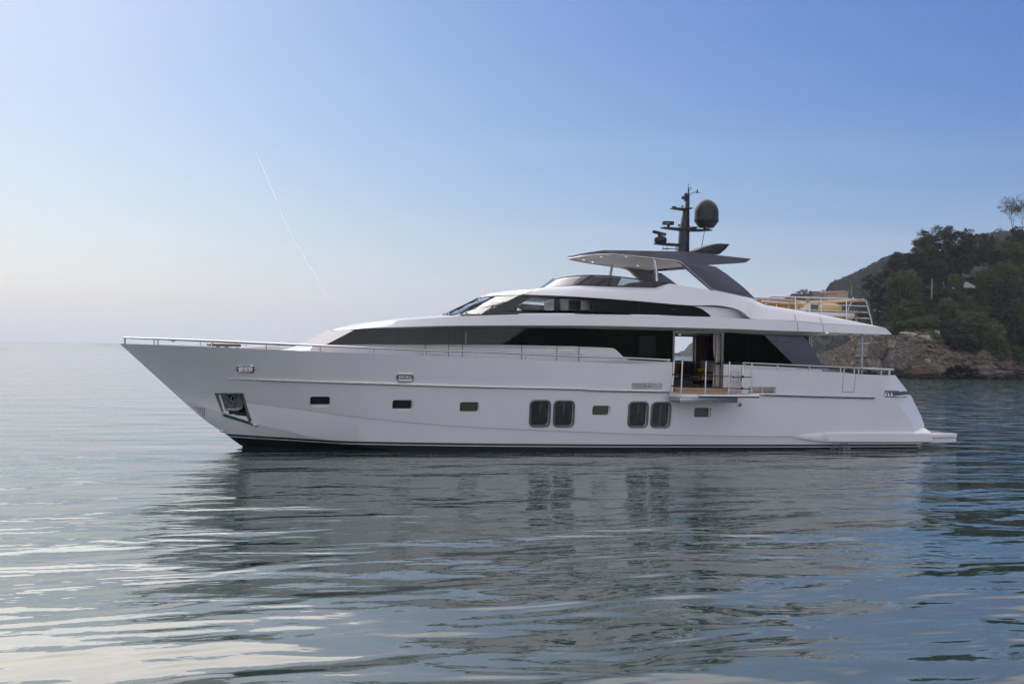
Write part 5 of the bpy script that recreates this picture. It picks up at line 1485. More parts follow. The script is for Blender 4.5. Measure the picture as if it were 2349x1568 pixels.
nx, nd = 330, 96
xs_ = np.linspace(1852, 2760, nx); dds = np.concatenate([np.linspace(-3, 18, 58), np.linspace(19.5, 170, nd - 58)])
vs, soil = [], []
for i, xv in enumerate(xs_):
    for dd in dds:
        z = ground(xv, dd); p = world_at(xv, float(shore(xv)) + dd, z)
        k = min(1, max(0, dd / 4)); rk = max(0, 1 - dd / 26)
        # broken rock faces: slabs, ledges and clefts
        n1 = fbm(p[0] * .18, p[1] * .18, p[2] * .35, 5); n2 = abs(fbm(p[0] * .40 + 9, p[1] * .40, p[2] * 1.1, 5))
        n3 = fbm(p[0] * 1.1, p[1] * 1.1 + 4, p[2] * 2.2, 3)
        step = (p[2] + .5 * n1) / .9; ledge = (step - math.floor(step)) ** 3 - .25
        p[2] += k * (n1 * 1.1 * (.35 + .65 * rk) * min(1, max(.1, (xv - 1900) / 90) + rk) - n2 * 1.1 * rk + n3 * .35 * rk)
        off = rk * k * (n1 * 1.8 + ledge * .9 + n3 * .5)
        p[0] += FV[0] * off + RV[0] * n2 * 1.2 * rk; p[1] += FV[1] * off + RV[1] * n2 * 1.2 * rk
        # the cave at the waterline
        hc_ = 2.1 * (1 - ((xv - 2200) / 54) ** 2) + .25 * n3
        if -1 < dd < 12 and hc_ > .3 and p[2] < hc_:
            push = 11.0 * min(1, (hc_ - p[2]) / .5)
            p[0] += FV[0] * push; p[1] += FV[1] * push; p[2] -= .25
        vs.append(tuple(p))
        zr = zpix(xv, float(rock_y(xv)), float(shore(xv)) + 8)
        soil.append(min(1, max(0, (p[2] - zr - .4 + n1 * 1.5) / 1.2)))
nD = len(dds)
fs = [(i * nD + j, (i + 1) * nD + j, (i + 1) * nD + j + 1, i * nD + j + 1) for i in range(nx - 1) for j in range(nD - 1)]
me = bpy.data.meshes.new('headland'); me.from_pydata(vs, [], fs)
at = me.attributes.new('soil', 'FLOAT', 'POINT'); at.data.foreach_set('value', soil)
me.materials.append(M['rock']); shade(me, 40)
head = bpy.data.objects.new('headland', me); col.objects.link(head); tag(head, kind='structure')
bmh = bmesh.new(); bmh.from_mesh(me); head_tree = BVHTree.FromBMesh(bmh); bmh.free()


def on_head(v):
    d = ray(v); d = Vector(d / np.linalg.norm(d)); h = head_tree.ray_cast(Vector(CAM), d)
    return None if h[0] is None else np.array(h[0])


def drop(p):
    h = head_tree.ray_cast(Vector((p[0], p[1], 200)), Vector((0, 0, -1)))
    return 0.0 if h[0] is None else h[0].z


# boulders along the shore
def boulder(seed, n=10):
    m = MB().ball((0, 0, 0), 1.0, n, 7, p=.8)
    vs = []
    for v in m.v:
        f = 1 + .35 * mnoise.noise(Vector(v) * 1.3 + Vector((seed * 7.1, 0, 0))); vs.append((v[0] * f, v[1] * f * .8, v[2] * f * .62))
    m.v = vs; return m


brng = random.Random(5)
protos = [boulder(k) for k in range(5)]
bme = []
for k in range(5):
    o = protos[k].build('shore_boulder', 'rock', smooth=25, merge=.002); bme.append(o.data); bpy.data.objects.remove(o)
for k in range(64):
    xv = brng.choice((brng.uniform(2235, 2420), brng.uniform(2280, 2370), brng.uniform(2060, 2240), brng.uniform(1900, 2010)))
    dd = brng.uniform(-1.2, 2.2) + (2 * max(0, (xv - 2290) / 60) * brng.random())
    s = brng.uniform(.35, 1.0) * (1.25 if xv > 2290 else .9)
    p = world_at(xv, float(shore(xv)) + dd, 0)
    o = bpy.data.objects.new('shore_boulder', brng.choice(bme)); col.objects.link(o)
    o.location = (p[0], p[1], .1 + .25 * s + max(0, dd) * .22); o.scale = (s * brng.uniform(.8, 1.5), s, s * brng.uniform(.7, 1.1)); o.rotation_euler = (brng.uniform(-.3, .3), brng.uniform(-.3, .3), brng.uniform(0, 6))
    tag(o, 'weathered brown boulder lying at the waterline below the wooded headland', 'boulder', 'boulders along the shore')


mat('pale_rock', (.32, .29, .25), .85); noise_tint(M['pale_rock'], 1.6, (.15, .13, .105), (.45, .42, .37), detail=7)
for cx, cy, wpx, hpx, lb in ((1090, 530, 230, 70, 'long pale limestone ledge jutting above the square stone buttress'), (1385, 505, 80, 60, 'pale angular rock at the right end of the limestone ledges'), (1255, 560, 150, 60, 'slanting pale rock slab right of the square stone buttress top'), (740, 560, 110, 60, 'pale rock under the tip of the upper deck, left of the ledges'), (1280, 820, 80, 60, 'grey rounded rock low on the shore right of the square buttress')):
    v = q(14, cx, cy); hit = on_head(v)
    if hit is None: continue
    dep = float(np.dot(hit - CAM, FV)); k = ZO[14][2] / 1.74372 / FPX * dep
    o = bpy.data.objects.new('rock_ledge', protos[cx % 5].build('tmp', 'pale_rock', smooth=25, merge=.002).data); col.objects.link(o); bpy.data.objects.remove(bpy.data.objects['tmp'])
    o.location = tuple(hit + FV * wpx * k * .12); o.scale = (wpx * k / 2, wpx * k / 2.6, hpx * k / 1.15); o.rotation_euler = (.1, .12, -PSI)
    tag(o, lb, 'rock')


# ------------------------------------------------ foliage
def leaf_mat(name, c1, c2, c3):
    m = mat(name, c2, .75, spec=.25)
    t, ns, L, b = nodes(m)
    tc = N(t, 'ShaderNodeTexCoord'); oi = N(t, 'ShaderNodeObjectInfo')
    no = N(t, 'ShaderNodeTexNoise'); no.inputs['Scale'].default_value = 2.2; no.inputs['Detail'].default_value = 4; L.new(tc.outputs['Object'], no.inputs['Vector'])
    f = math_n(t, 'ADD', no.outputs['Fac'], math_n(t, 'MULTIPLY', math_n(t, 'SUBTRACT', oi.outputs['Random'], .5), .22))
    r = ramp(t, [(.32, c1), (.5, c2), (.68, c3)]); L.new(f, r.inputs[0]); L.new(r.outputs[0], b.inputs['Base Color'])


leaf_mat('leaf_oak', (.014, .020, .009), (.038, .046, .019), (.085, .090, .036))
leaf_mat('leaf_pine', (.020, .043, .011), (.052, .092, .023), (.100, .150, .040))
leaf_mat('leaf_dark', (.010, .017, .010), (.024, .036, .019), (.050, .068, .032))
leaf_mat('leaf_olive', (.034, .048, .020), (.074, .092, .038), (.125, .140, .060))
leaf_mat('leaf_shrub', (.026, .048, .012), (.064, .098, .026), (.115, .155, .045))
leaf_mat('twig_grey', (.070, .058, .048), (.10, .085, .072), (.14, .12, .105))
mat('bark', (.075, .055, .042), .9)
noise_tint(M['bark'], 3, (.05, .038, .03), (.10, .075, .058))


def leaves(kind, n_cl, per, leaf, seed):
    """unit crown: many small leaf faces gathered in clumps through a lumpy volume"""
    r = np.random.default_rng(seed); cs = []
    while len(cs) < n_cl:
        p = r.uniform(-1, 1, 3)
        if kind == 'pine':
            rad = math.hypot(p[0], p[1]); topz = .95 * (1 - rad ** 2.2)
            if rad < 1 and -.25 - .2 * rad < p[2] < topz: cs.append(p * [1, 1, .9])
        elif kind == 'cone':
            if p[2] > -1 and math.hypot(p[0], p[1]) < .95 * (1 - (p[2] + 1) / 2) ** .75 + .06: cs.append(p)
        else:
            d = np.linalg.norm(p)
            if d < 1 and r.random() < .25 + .75 * d and p[2] > -.85: cs.append(p)
    cs = np.array(cs); sz = r.uniform(.13, .30, n_cl)
    if kind == 'pine': sz *= .8
    c = np.repeat(cs, per, 0); s = np.repeat(sz, per)
    d = r.normal(size=(len(c), 3)); d /= np.linalg.norm(d, axis=1)[:, None]
    d[:, 2] = np.where(r.random(len(c)) < .6, np.abs(d[:, 2]), d[:, 2])
    pos = c + d * (s * r.uniform(.55, 1.05, len(c)))[:, None]
    nrm = d + r.normal(size=d.shape) * .55; nrm /= np.linalg.norm(nrm, axis=1)[:, None]
    a = np.cross(nrm, r.normal(size=d.shape)); a /= np.linalg.norm(a, axis=1)[:, None]; b = np.cross(nrm, a)
    L = leaf * r.uniform(.6, 1.4, len(c))[:, None]
    quad = np.stack([pos + a * L, pos + b * L * .55, pos - a * L, pos - b * L * .55], 1).reshape(-1, 3)
    return quad


def quad_mesh(name, quad, m):
    me = bpy.data.meshes.new(name); n = len(quad) // 4
    me.vertices.add(len(quad)); me.vertices.foreach_set('co', quad.astype(np.float32).ravel())
    me.loops.add(len(quad)); me.loops.foreach_set('vertex_index', np.arange(len(quad), dtype=np.int32))
    me.polygons.add(n); me.polygons.foreach_set('loop_start', np.arange(0, len(quad), 4, dtype=np.int32)); me.polygons.foreach_set('loop_total', np.full(n, 4, dtype=np.int32))
    me.update(calc_edges=True); me.materials.append(M[m]); return me


CROWN = {}
for nm, kind, ncl, per, lf, mt in (('oak', 'round', 120, 150, .030, 'leaf_oak'), ('oak2', 'round', 100, 150, .032, 'leaf_oak'), ('pine', 'pine', 110, 140, .026, 'leaf_pine'), ('pine2', 'pine', 95, 140, .028, 'leaf_pine'), ('dark', 'round', 85, 150, .034, 'leaf_dark'),
                                   ('cone', 'cone', 150, 60, .040, 'leaf_dark'), ('olive', 'round', 70, 120, .042, 'leaf_olive'), ('shrub', 'round', 70, 120, .045, 'leaf_shrub'), ('shrub2', 'round', 60, 110, .048, 'leaf_dark')):
    CROWN[nm] = quad_mesh('crown', leaves(kind, ncl, per, lf, hash(nm) % 1000 if False else sum(map(ord, nm))), mt)


def trunk_mesh(seed, spread=.5):
    r = random.Random(seed); m = MB()
    m.tube([(0, 0, -.6), (r.uniform(-.03, .03), 0, .2), (r.uniform(-.06, .06), r.uniform(-.05, .05), .55), (r.uniform(-.1, .1), 0, 1.0)], [.055, .045, .036, .014], 7)
    for k in range(5):
        a = 2 * math.pi * k / 5 + r.uniform(-.4, .4); z = r.uniform(.35, .6)
        m.tube([(0, 0, z), (spread * .4 * math.cos(a), spread * .4 * math.sin(a), z + .18), (spread * math.cos(a), spread * math.sin(a), z + .38)], [.026, .018, .007], 5)
    o = m.build('trunk', 'bark', smooth=60); d = o.data; bpy.data.objects.remove(o); return d


TRUNK = [trunk_mesh(k) for k in range(3)]


def plant(name, kind, center, rad, base_z, label, cat, group, trunk=True, depth_rad=None):
    root = empty(name, (center[0], center[1], base_z), random.uniform(0, 6.28)); tag(root, label, cat, group)
    c = bpy.data.objects.new('crown', CROWN[kind]); col.objects.link(c); c.parent = root
    c.location = (0, 0, center[2] - base_z); c.scale = (rad[0], depth_rad or rad[0], rad[1])
    if trunk:
        t = bpy.data.objects.new('trunk', TRUNK[random.randrange(3)]); col.objects.link(t); t.parent = root
        h = max(1.0, center[2] - base_z + rad[1] * .5); t.scale = (max(h * .9, rad[0] * .8), max(h * .9, rad[0] * .8), h)
    return root


def tree13(n, x, y, wpx, hpx, back, name, kind, label, cat='tree', group=None, trunk=True, sc=None):
    """crown centre and size read off the picture, standing `back` metres behind the shoreline"""
    v = q(n, x, y); k = ZO[n][2] / 1.74372
    dep = float(shore(v[0])) + back
    c = Pd(v, dep); r = wpx * k / 2 / FPX * dep; h = hpx * k / 2 / FPX * dep
    bz = drop(c)
    return plant(name, kind, c, (r, h), min(bz, c[2] - h * .7), label, cat, group, trunk)


T = [
    (13, 1260, 640, 760, 560, 46, 'holm_oak', 'oak', 'largest domed holm oak, its crown the highest in the middle of the headland skyline'),
    (13, 1010, 760, 500, 460, 40, 'holm_oak', 'oak2', 'dense holm oak on the left shoulder of the largest domed oak'),
    (13, 1590, 570, 270, 360, 50, 'holm_oak', 'dark', 'narrow dark oak with sky gaps just right of the largest domed oak'),
    (13, 1480, 830, 420, 400, 42, 'holm_oak', 'oak2', 'shaded oak between the largest domed oak and the grey concrete building'),
    (13, 700, 830, 370, 270, 38, 'holm_oak', 'oak', 'small rounded oak at the left end of the oak row above the stone pine'),
    (13, 1150, 960, 520, 360, 36, 'holm_oak', 'dark', 'shadowy oak under the largest domed oak, behind the pale pole'),
    (13, 720, 1095, 490, 310, 24, 'stone_pine', 'pine', 'bright green umbrella shaped stone pine on the left slope of the headland'),
    (13, 300, 1130, 290, 240, 30, 'dark_pine', 'dark', 'dark wind bent pine leaning out at the left edge of the headland'),
    (13, 480, 1050, 230, 190, 34, 'dark_pine', 'oak', 'dark tree between the leaning pine and the stone pine'),
    (13, 400, 1290, 320, 280, 20, 'dark_pine', 'dark', 'low dark tree under the leaning pine'),
    (13, 2120, 690, 520, 320, 52, 'umbrella_pine', 'pine2', 'broad green pine on the upper right slope under the bare treetop'),
    (13, 2080, 960, 420, 320, 38, 'umbrella_pine', 'pine', 'bright green pine right of the grey concrete building'),
    (13, 2330, 1010, 300, 340, 36, 'umbrella_pine', 'pine2', 'green pine cut by the right edge of the picture'),
    (13, 1820, 1100, 330, 300, 30, 'umbrella_pine', 'shrub', 'yellow green bushy tree below the grey concrete building'),
    (13, 2100, 1200, 560, 360, 30, 'umbrella_pine', 'dark', 'deep green spreading tree low on the right slope'),
    (13, 2190, 610, 300, 240, 57, 'holm_oak', 'oak2', 'broad oak on the upper right slope directly below the skyline oak'),
    (13, 1720, 760, 280, 260, 47, 'holm_oak', 'dark', 'dark oak filling the gap above the left end of the grey concrete building'),
    (13, 2010, 800, 300, 230, 46, 'umbrella_pine', 'dark', 'shaded tree just above the right end of the grey concrete building'),
    (13, 2290, 830, 260, 220, 46, 'umbrella_pine', 'oak2', 'dull green tree at the right edge between the two green pines'),
    (13, 560, 960, 260, 200, 37, 'holm_oak', 'dark', 'dark oak at the very left end of the oak row, above the dark pines'),
    (13, 1820, 620, 220, 370, 54, 'cypress', 'cone', 'dusky conical cypress in the dip right of the oaks'),
    (13, 1905, 640, 180, 360, 56, 'cypress', 'cone', 'second conical cypress, nearer the bare treetop'),
    (13, 2270, 470, 260, 230, 60, 'holm_oak', 'dark', 'dark oak on the skyline beneath the bare treetop'),
    (13, 1850, 530, 300, 120, 75, 'holm_oak', 'olive', 'hazy grey treetop far back on the skyline dip'),
    (13, 2330, 620, 260, 260, 58, 'holm_oak', 'oak', 'brownish oak at the right edge under the skyline oak'),
    (13, 1440, 1090, 230, 170, 26, 'small_tree', 'shrub', 'small yellow green tree left of the white gable wall'),
    (13, 820, 1290, 330, 220, 26, 'small_tree', 'olive', 'greyish bushy tree behind the stone pine trunk'),
]
for n, x, y, wp_, hp_, bk, nm, kd, lb in T:
    tree13(n, x, y, wp_, hp_, bk, nm, kd, lb, group='trees on the headland')
Sh = [
    (14, 1060, 290, 360, 280, 18, 'shrub', 'large rounded green shrub above the ruined stone wall'), (14, 1250, 190, 240, 170, 22, 'olive', 'grey green shrub upslope of the large rounded shrub'),
    (14, 1500, 230, 280, 210, 20, 'shrub', 'green shrub in the middle of the slope, right of the large rounded one'), (14, 1640, 120, 300, 150, 26, 'olive', 'dull grey shrub below the white gable wall'),
    (14, 1330, 90, 340, 150, 27, 'shrub2', 'dark shrub around the foot of the pale pole'), (14, 1680, 400, 380, 260, 14, 'olive', 'broad olive shrub halfway down the right slope'),
    (14, 1600, 580, 420, 270, 9, 'shrub2', 'dark overhanging shrub just above the sea cave'), (14, 1870, 420, 330, 280, 15, 'shrub', 'green shrub right of the broad olive one'),
    (14, 1950, 570, 400, 330, 9, 'olive', 'grey green shrub above the right end of the cave'), (14, 2080, 690, 220, 260, 7, 'shrub', 'shrub hanging down to the shore right of the cave'),
    (14, 2270, 610, 280, 330, 12, 'shrub2', 'tall dark shrub near the right edge above the pebbly shore'), (14, 2130, 350, 330, 260, 20, 'shrub2', 'dark shrub in the hollow at the upper right slope'),
    (14, 2290, 380, 260, 260, 20, 'olive', 'olive shrub at the right edge, middle of the slope'), (14, 860, 330, 170, 260, 20, 'olive', 'thin brown green shrub left of the large rounded one'),
    (14, 780, 200, 260, 220, 24, 'shrub2', 'dark shrub beside the sunlit earth on the left slope'), (14, 1420, 420, 300, 190, 15, 'shrub2', 'dark bare stemmed shrub above the white rock ledge'),
    (14, 1180, 400, 320, 110, 13, 'shrub', 'low green shrub on top of the rock ledge'), (14, 1000, 100, 380, 160, 26, 'olive', 'shadowed shrub under the stone pine'),
    (14, 2030, 190, 300, 180, 28, 'shrub2', 'dark shrub below the deep green spreading tree'), (14, 2220, 220, 260, 170, 27, 'shrub', 'yellow tinged shrub near the right edge under the pines'),
    (14, 760, 330, 130, 150, 19, 'shrub2', 'small dark shrub at the stern rail, left slope'), (14, 930, 470, 150, 160, 11, 'shrub2', 'dark shrub beside the tip of the white upper deck'),
    (14, 1330, 560, 170, 130, 9, 'shrub', 'small grassy shrub on the ledge beside the big stone buttress'), (14, 1260, 730, 120, 120, 6, 'shrub2', 'small shrub clinging to the right side of the big stone buttress'),
    (14, 2330, 760, 240, 180, 7, 'olive', 'brushwood at the right edge above the shore stones'), (14, 1780, 640, 260, 150, 8, 'shrub2', 'low shrub on the brink of the cave roof'),
]
for n, x, y, wp_, hp_, bk, kd, lb in Sh:
    tree13(n, x, y, wp_, hp_, bk, 'shrub', kd, lb, 'shrub', 'shrubs on the headland slope', trunk=False)
# low scrub that covers the slope between them
qs = []
r_ = np.random.default_rng(3)
base = leaves('round', 40, 24, .10, 77)
for k in range(520):
    xv = r_.uniform(1960, 2620); dd = r_.uniform(9, 75)
    g = ground(xv, dd); p = world_at(xv, float(shore(xv)) + dd, 0); z = drop(p)
    if z < zpix(xv, float(rock_y(xv)), float(shore(xv)) + 8) + .2: continue
    s = r_.uniform(.7, 1.7); a = r_.uniform(0, 6.28); ca_, sa_ = math.cos(a), math.sin(a)
    b = base * s; b = np.stack([b[:, 0] * ca_ - b[:, 1] * sa_, b[:, 0] * sa_ + b[:, 1] * ca_, b[:, 2] * .75], 1) + [p[0], p[1], z + .35 * s]
    qs.append(b)
o = bpy.data.objects.new('undergrowth', quad_mesh('undergrowth', np.concatenate(qs), 'leaf_olive')); col.objects.link(o); tag(o, kind='stuff')


# bare trees and dead brush
def bare(name, base, h, spread, seed, label, lv=4, cat='tree', group=None, leafy=0):
    r = random.Random(seed); root = empty(name, tuple(base)); tag(root, label, cat, group); m = MB(); tips = []

    def grow(p, d, l, rad, k):
        e = p + d * l; mid = p + d * l * .5 + Vector((r.uniform(-1, 1), r.uniform(-1, 1), r.uniform(-1, 1))) * l * .08
        m.tube([p, mid, e], [rad, rad * .8, rad * .6], 5 if k > 2 else 4, caps=False)
        if k == 0: tips.append(e); return
        for _ in range(3 if k > 1 else 3):
            nd = (d + Vector((r.uniform(-1, 1), r.uniform(-1, 1), r.uniform(-.35, .8))) * spread).normalized(); grow(e, nd, l * r.uniform(.6, .85), rad * .6, k - 1)
    grow(Vector((0, 0, -.5)), Vector((r.uniform(-.1, .1), 0, 1)).normalized(), h * .25, h * .010, lv)
    m.build('trunk', 'twig_grey', root, smooth=60)
    if leafy:
        q_ = []
        for e in tips:
            for _ in range(leafy):
                c = np.array(e) + r_.normal(size=3) * .22; a = r_.normal(size=3) * .07; b = r_.normal(size=3) * .05
                q_.append(np.stack([c + a, c + b, c - a, c - b]))
        o = bpy.data.objects.new('crown', quad_mesh('crown', np.concatenate(q_), 'twig_grey')); col.objects.link(o); o.parent = root
    return root


def at13(n, x, y, back):
    v = q(n, x, y); return Pd(v, float(shore(v[0])) + back)


c = at13(13, 2200, 520, 66); bare('bare_tree', c, 11, .85, 4, 'tall bare tree with a few pale leaves rising above the right skyline', 6, group='leafless trees', leafy=2)
c = at13(13, 2330, 440, 70); bare('bare_tree', c, 9, .8, 9, 'bare treetop cut by the right edge of the picture', 6, group='leafless trees', leafy=2)
c = at13(13, 2040, 640, 62); bare('bare_tree', c, 6.0, .6, 12, 'reddish bare tree in the skyline dip beside the cypresses', 4, group='leafless trees', leafy=2)
c = at13(14, 2180, 310, 14); bare('dead_bush', c, 2.6, 1.1, 21, 'pale dead bush with bare twigs at the upper right of the slope', 4, 'bush', 'dead bushes')
c = at13(14, 1510, 430, 11); bare('dead_bush', c, 2.6, 1.1, 23, 'dark bare brush above the overhanging shrub of the cave', 4, 'bush', 'dead bushes')
c = at13(14, 2310, 870, 4); bare('dead_bush', c, 2.2, 1.2, 25, 'dry brush on the pebbly shore at the right edge', 4, 'bush', 'dead bushes')

# ------------------------------------------------ ruined stone buttresses, sheds, poles
ms = mat('rubble_masonry', (.2, .18, .15), .9)
t, ns, L, b = nodes(ms)
tc = N(t, 'ShaderNodeTexCoord'); mp = N(t, 'ShaderNodeMapping'); mp.inputs['Scale'].default_value = (1, 1, 1.7); L.new(tc.outputs['Object'], mp.inputs[0])
vo = N(t, 'ShaderNodeTexVoronoi'); vo.inputs['Scale'].default_value = 2.6; vo.inputs['Randomness'].default_value = .9; L.new(mp.outputs[0], vo.inputs['Vector'])
ve = N(t, 'ShaderNodeTexVoronoi', feature='DISTANCE_TO_EDGE'); ve.inputs['Scale'].default_value = 2.6; ve.inputs['Randomness'].default_value = .9; L.new(mp.outputs[0], ve.inputs['Vector'])
sep = N(t, 'ShaderNodeSeparateColor'); L.new(vo.outputs['Color'], sep.inputs[0])
r1 = ramp(t, [(.0, (.10, .088, .07)), (.5, (.19, .17, .14)), (.8, (.28, .25, .21)), (1, (.20, .14, .09))]); L.new(sep.outputs[0], r1.inputs[0])
r2 = ramp(t, [(.0, (.25, .25, .25)), (.10, (1, 1, 1))]); L.new(ve.outputs['Distance'], r2.inputs[0])
mx = N(t, 'ShaderNodeMix', data_type='RGBA', blend_type='MULTIPLY'); mx.inputs[0].default_value = 1; L.new(r1.outputs[0], mx.inputs[6]); L.new(r2.outputs[0], mx.inputs[7]); L.new(mx.outputs[2], b.inputs['Base Color'])
bp_ = N(t, 'ShaderNodeBump'); bp_.inputs['Distance'].default_value = .15; L.new(ve.outputs['Distance'], bp_.inputs['Height']); L.new(bp_.outputs[0], b.inputs['Normal'])


def rough_wall(pts, depth, thick, name, label, back):
    """masonry outline in picture points at one depth, with a ragged face"""
    ring = [Pd(q(14, *p), depth) for p in pts]
    sub = []
    for i in range(len(ring)):
        a, b_ = ring[i], ring[(i + 1) % len(ring)]
        for k in range(6):
            p = a + (b_ - a) * k / 6; j = fbm(p[0] * 1.3, p[1], p[2] * 1.3, 3) * .22
            sub.append(p + RV * j + UV * j)
    m = MB().prism(sub, FV * thick); o = m.build(name, 'rubble_masonry', smooth=0)
    return tag(o, label, 'stone wall')


dB = float(shore(2065)) + .5
rough_wall([(920, 612), (1000, 606), (1205, 614), (1232, 640), (1205, 700), (1200, 790), (1190, 870), (1120, 905), (1000, 915), (905, 900), (893, 800), (915, 700)], dB - 1.0, 7, 'stone_buttress', 'tall square ruined stone buttress on the shore, right of the white yacht stern', 0)
rough_wall([(625, 618), (720, 610), (860, 608), (880, 650), (850, 680), (800, 740), (790, 780), (640, 795), (612, 760), (620, 690)], dB + 3.5, 7, 'stone_buttress', 'broken stone wall hanging on the rock left of the square buttress, behind the deck pillar', 0)
mat('concrete', (.16, .165, .175), .85); noise_tint(M['concrete'], 1.2, (.12, .125, .135), (.20, .20, .21), stretch=(1, 1, .3))
mat('plaster_white', (.45, .45, .44), .85)
sh = empty('concrete_shed', (0, 0, 0)); tag(sh, 'low grey concrete building half hidden by trees on the right slope', 'building')
dS = float(shore(2235)) + 44
a = Pd(q(13, 1610, 1040), dS); b = Pd(q(13, 1880, 1040), dS); zt = Pd(q(13, 1640, 890), dS)[2]; zm = Pd(q(13, 1640, 962), dS)[2]
MB().prism([a, b, np.array((b[0], b[1], zm)), np.array((a[0], a[1], zm))], FV * 5).build('wall', 'concrete', sh)
MB().prism([np.array((a[0], a[1], zm + .05)) + RV * .3 + FV, np.array((b[0], b[1], zm + .05)) + FV, np.array((b[0], b[1], zt)) + FV, np.array((a[0], a[1], zt)) + RV * .6 + FV], FV * 4).build('upper_wall', 'concrete', sh)
MB().prism([np.array((a[0], a[1], zm + .002)) - FV * .3 - RV * .2, np.array((b[0], b[1], zm + .002)) - FV * .3, np.array((b[0], b[1], zm + .16)) - FV * .3, np.array((a[0], a[1], zm + .16)) - FV * .3 - RV * .2], FV * 1.2).build('ledge', 'concrete', sh)
dG = float(shore(2215)) + 30
g_ = [Pd(q(13, *p), dG) for p in ((1540, 1180), (1548, 1100), (1580, 1104), (1690, 1160), (1690, 1185))]
gw = MB().prism(g_, FV * .4).build('gable_wall', 'plaster_white', smooth=0); tag(gw, 'small white gable shaped wall among shrubs on the right slope', 'wall')
mat('old_timber', (.30, .24, .15), .8); mat('pole_grey', (.28, .28, .29), .7)
a = at13(13, 1103, 1262, 20); b = at13(13, 1108, 1062, 20); o = MB().tube([a - [0, 0, 1], b], [.13, .10], 8).build('wooden_pole', 'old_timber'); tag(o, 'pale wooden pole standing in the scrub below the largest oak', 'pole')
for x0, y0, x1, y1, lb in ((1258, 1105, 1275, 1160, 'short grey fence post leaning right, left of the small yellow green tree'), (1541, 1070, 1556, 1104, 'short leaning grey post on the white gable wall')):
    a = at13(13, x1, y1 + 20, 28); b = at13(13, x0, y0, 28); o = MB().tube([a, b], .09, 6).build('fence_post', 'pole_grey'); tag(o, lb, 'post')


# ------------------------------------------------ far wooded hill with the farmhouse
fdep = 760.0
far_y = pchip([(1780, 716), (1830, 690), (1845, 690), (1870, 690), (1900, 668), (1953, 645), (1990, 628), (2014, 616), (2042, 602), (2110, 596), (2200, 572), (2245, 552), (2300, 548), (2420, 540), (2700, 520)])
nx2, nd2 = 110, 26
vs = []
for xv in np.linspace(1700, 2760, nx2):
    for j in range(nd2):
        f = j / (nd2 - 1); dep = fdep - 120 + 260 * f
        zr = zpix(xv, float(far_y(xv)) if xv > 1790 else 716 + (1790 - xv) * 1.1, fdep + 60)
        z = zr * (1 - (1 - min(1, f / .69)) ** 1.7) if f < .69 else zr * (1 - .15 * (f - .69))
        p = world_at(xv, dep, max(-2, z) - (2 if f == 0 else 0)); p[2] += fbm(p[0] * .03, p[1] * .03, 0, 4) * 4 * min(1, f * 5) * (1 if f < .6 else .3)
        vs.append(tuple(p))
fs = [(i * nd2 + j, (i + 1) * nd2 + j, (i + 1) * nd2 + j + 1, i * nd2 + j + 1) for i in range(nx2 - 1) for j in range(nd2 - 1)]
me = bpy.data.meshes.new('hills'); me.from_pydata(vs, [], fs)
mat('far_scrub', (.026, .036, .018), .95, spec=.1); noise_tint(M['far_scrub'], .06, (.014, .022, .012), (.044, .054, .028), detail=6)
me.materials.append(M['far_scrub']); shade(me, 60); hill = bpy.data.objects.new('hills', me); col.objects.link(hill); tag(hill, kind='structure')
bmh = bmesh.new(); bmh.from_mesh(me); hill_tree = BVHTree.FromBMesh(bmh); bmh.free()
qs = []; base = leaves('round', 26, 16, .16, 99); frng = np.random.default_rng(17)
for k in range(2600):
    xv = frng.uniform(1775, 2420); f = frng.uniform(.02, .80) if k % 3 else frng.uniform(.60, .74)
    p = world_at(xv, fdep - 120 + 260 * f)
    if 1838 < xv < 1948 and .25 < f < .66 and (zpix(xv, 690, fdep) > 5) and 682 < HZV(xv) - 0 and False: continue
    h = hill_tree.ray_cast(Vector((p[0], p[1], 400)), Vector((0, 0, -1)))
    if h[0] is None or h[0].z < 1: continue
    s = frng.uniform(1.6, 4.2) * (.5 if 1825 < xv < 1905 else 1); a = frng.uniform(0, 6.28); ca_, sa_ = math.cos(a), math.sin(a); b = base * s
    b = np.stack([b[:, 0] * ca_ - b[:, 1] * sa_, b[:, 0] * sa_ + b[:, 1] * ca_, b[:, 2] * .8], 1) + [p[0], p[1], h[0].z + .45 * s]
    qs.append(b)
o = bpy.data.objects.new('far_woodland', quad_mesh('far_woodland', np.concatenate(qs), 'leaf_dark')); col.objects.link(o); tag(o, kind='stuff')

# farmhouse standing on the spur
mat('plaster_cream', (.42, .33, .21), .85); mat('roof_tile', (.30, .10, .055), .8); noise_tint(M['roof_tile'], 1.5, (.24, .08, .045), (.36, .13, .07)); mat('shutter_green', (.03, .09, .06), .6); mat('old_stone', (.20, .175, .15), .9); noise_tint(M['old_stone'], .8, (.15, .13, .11), (.25, .22, .19))
dF = fdep - 40
fh_ = empty('farmhouse', (0, 0, 0)); tag(fh_, 'long cream farmhouse with a red tiled roof on the far wooded hill', 'house')
f9 = lambda x, y: Pd(q(9, x, y), dF)
z0 = f9(900, 640)[2] - 3; a = f9(690, 600); b = f9(1143, 590)
ze = f9(720, 560)[2]; zr_ = f9(720, 533)[2]; zr2 = f9(1143, 520)[2]


def slab(x0, x1, zlo, zhi, d0, d1):
    A = f9(x0, 600); B = f9(x1, 600)
    r = []
    for p, dd in ((A, d0), (B, d0), (B, d1), (A, d1)):
        r.append((p[0] + FV[0] * dd, p[1] + FV[1] * dd))
    m = MB(); vs = [(x, y, zlo) for x, y in r] + [(x, y, zhi) for x, y in r]
    return m.add(vs, [(0, 3, 2, 1), (4, 5, 6, 7), (0, 1, 5, 4), (1, 2, 6, 5), (2, 3, 7, 6), (3, 0, 4, 7)])


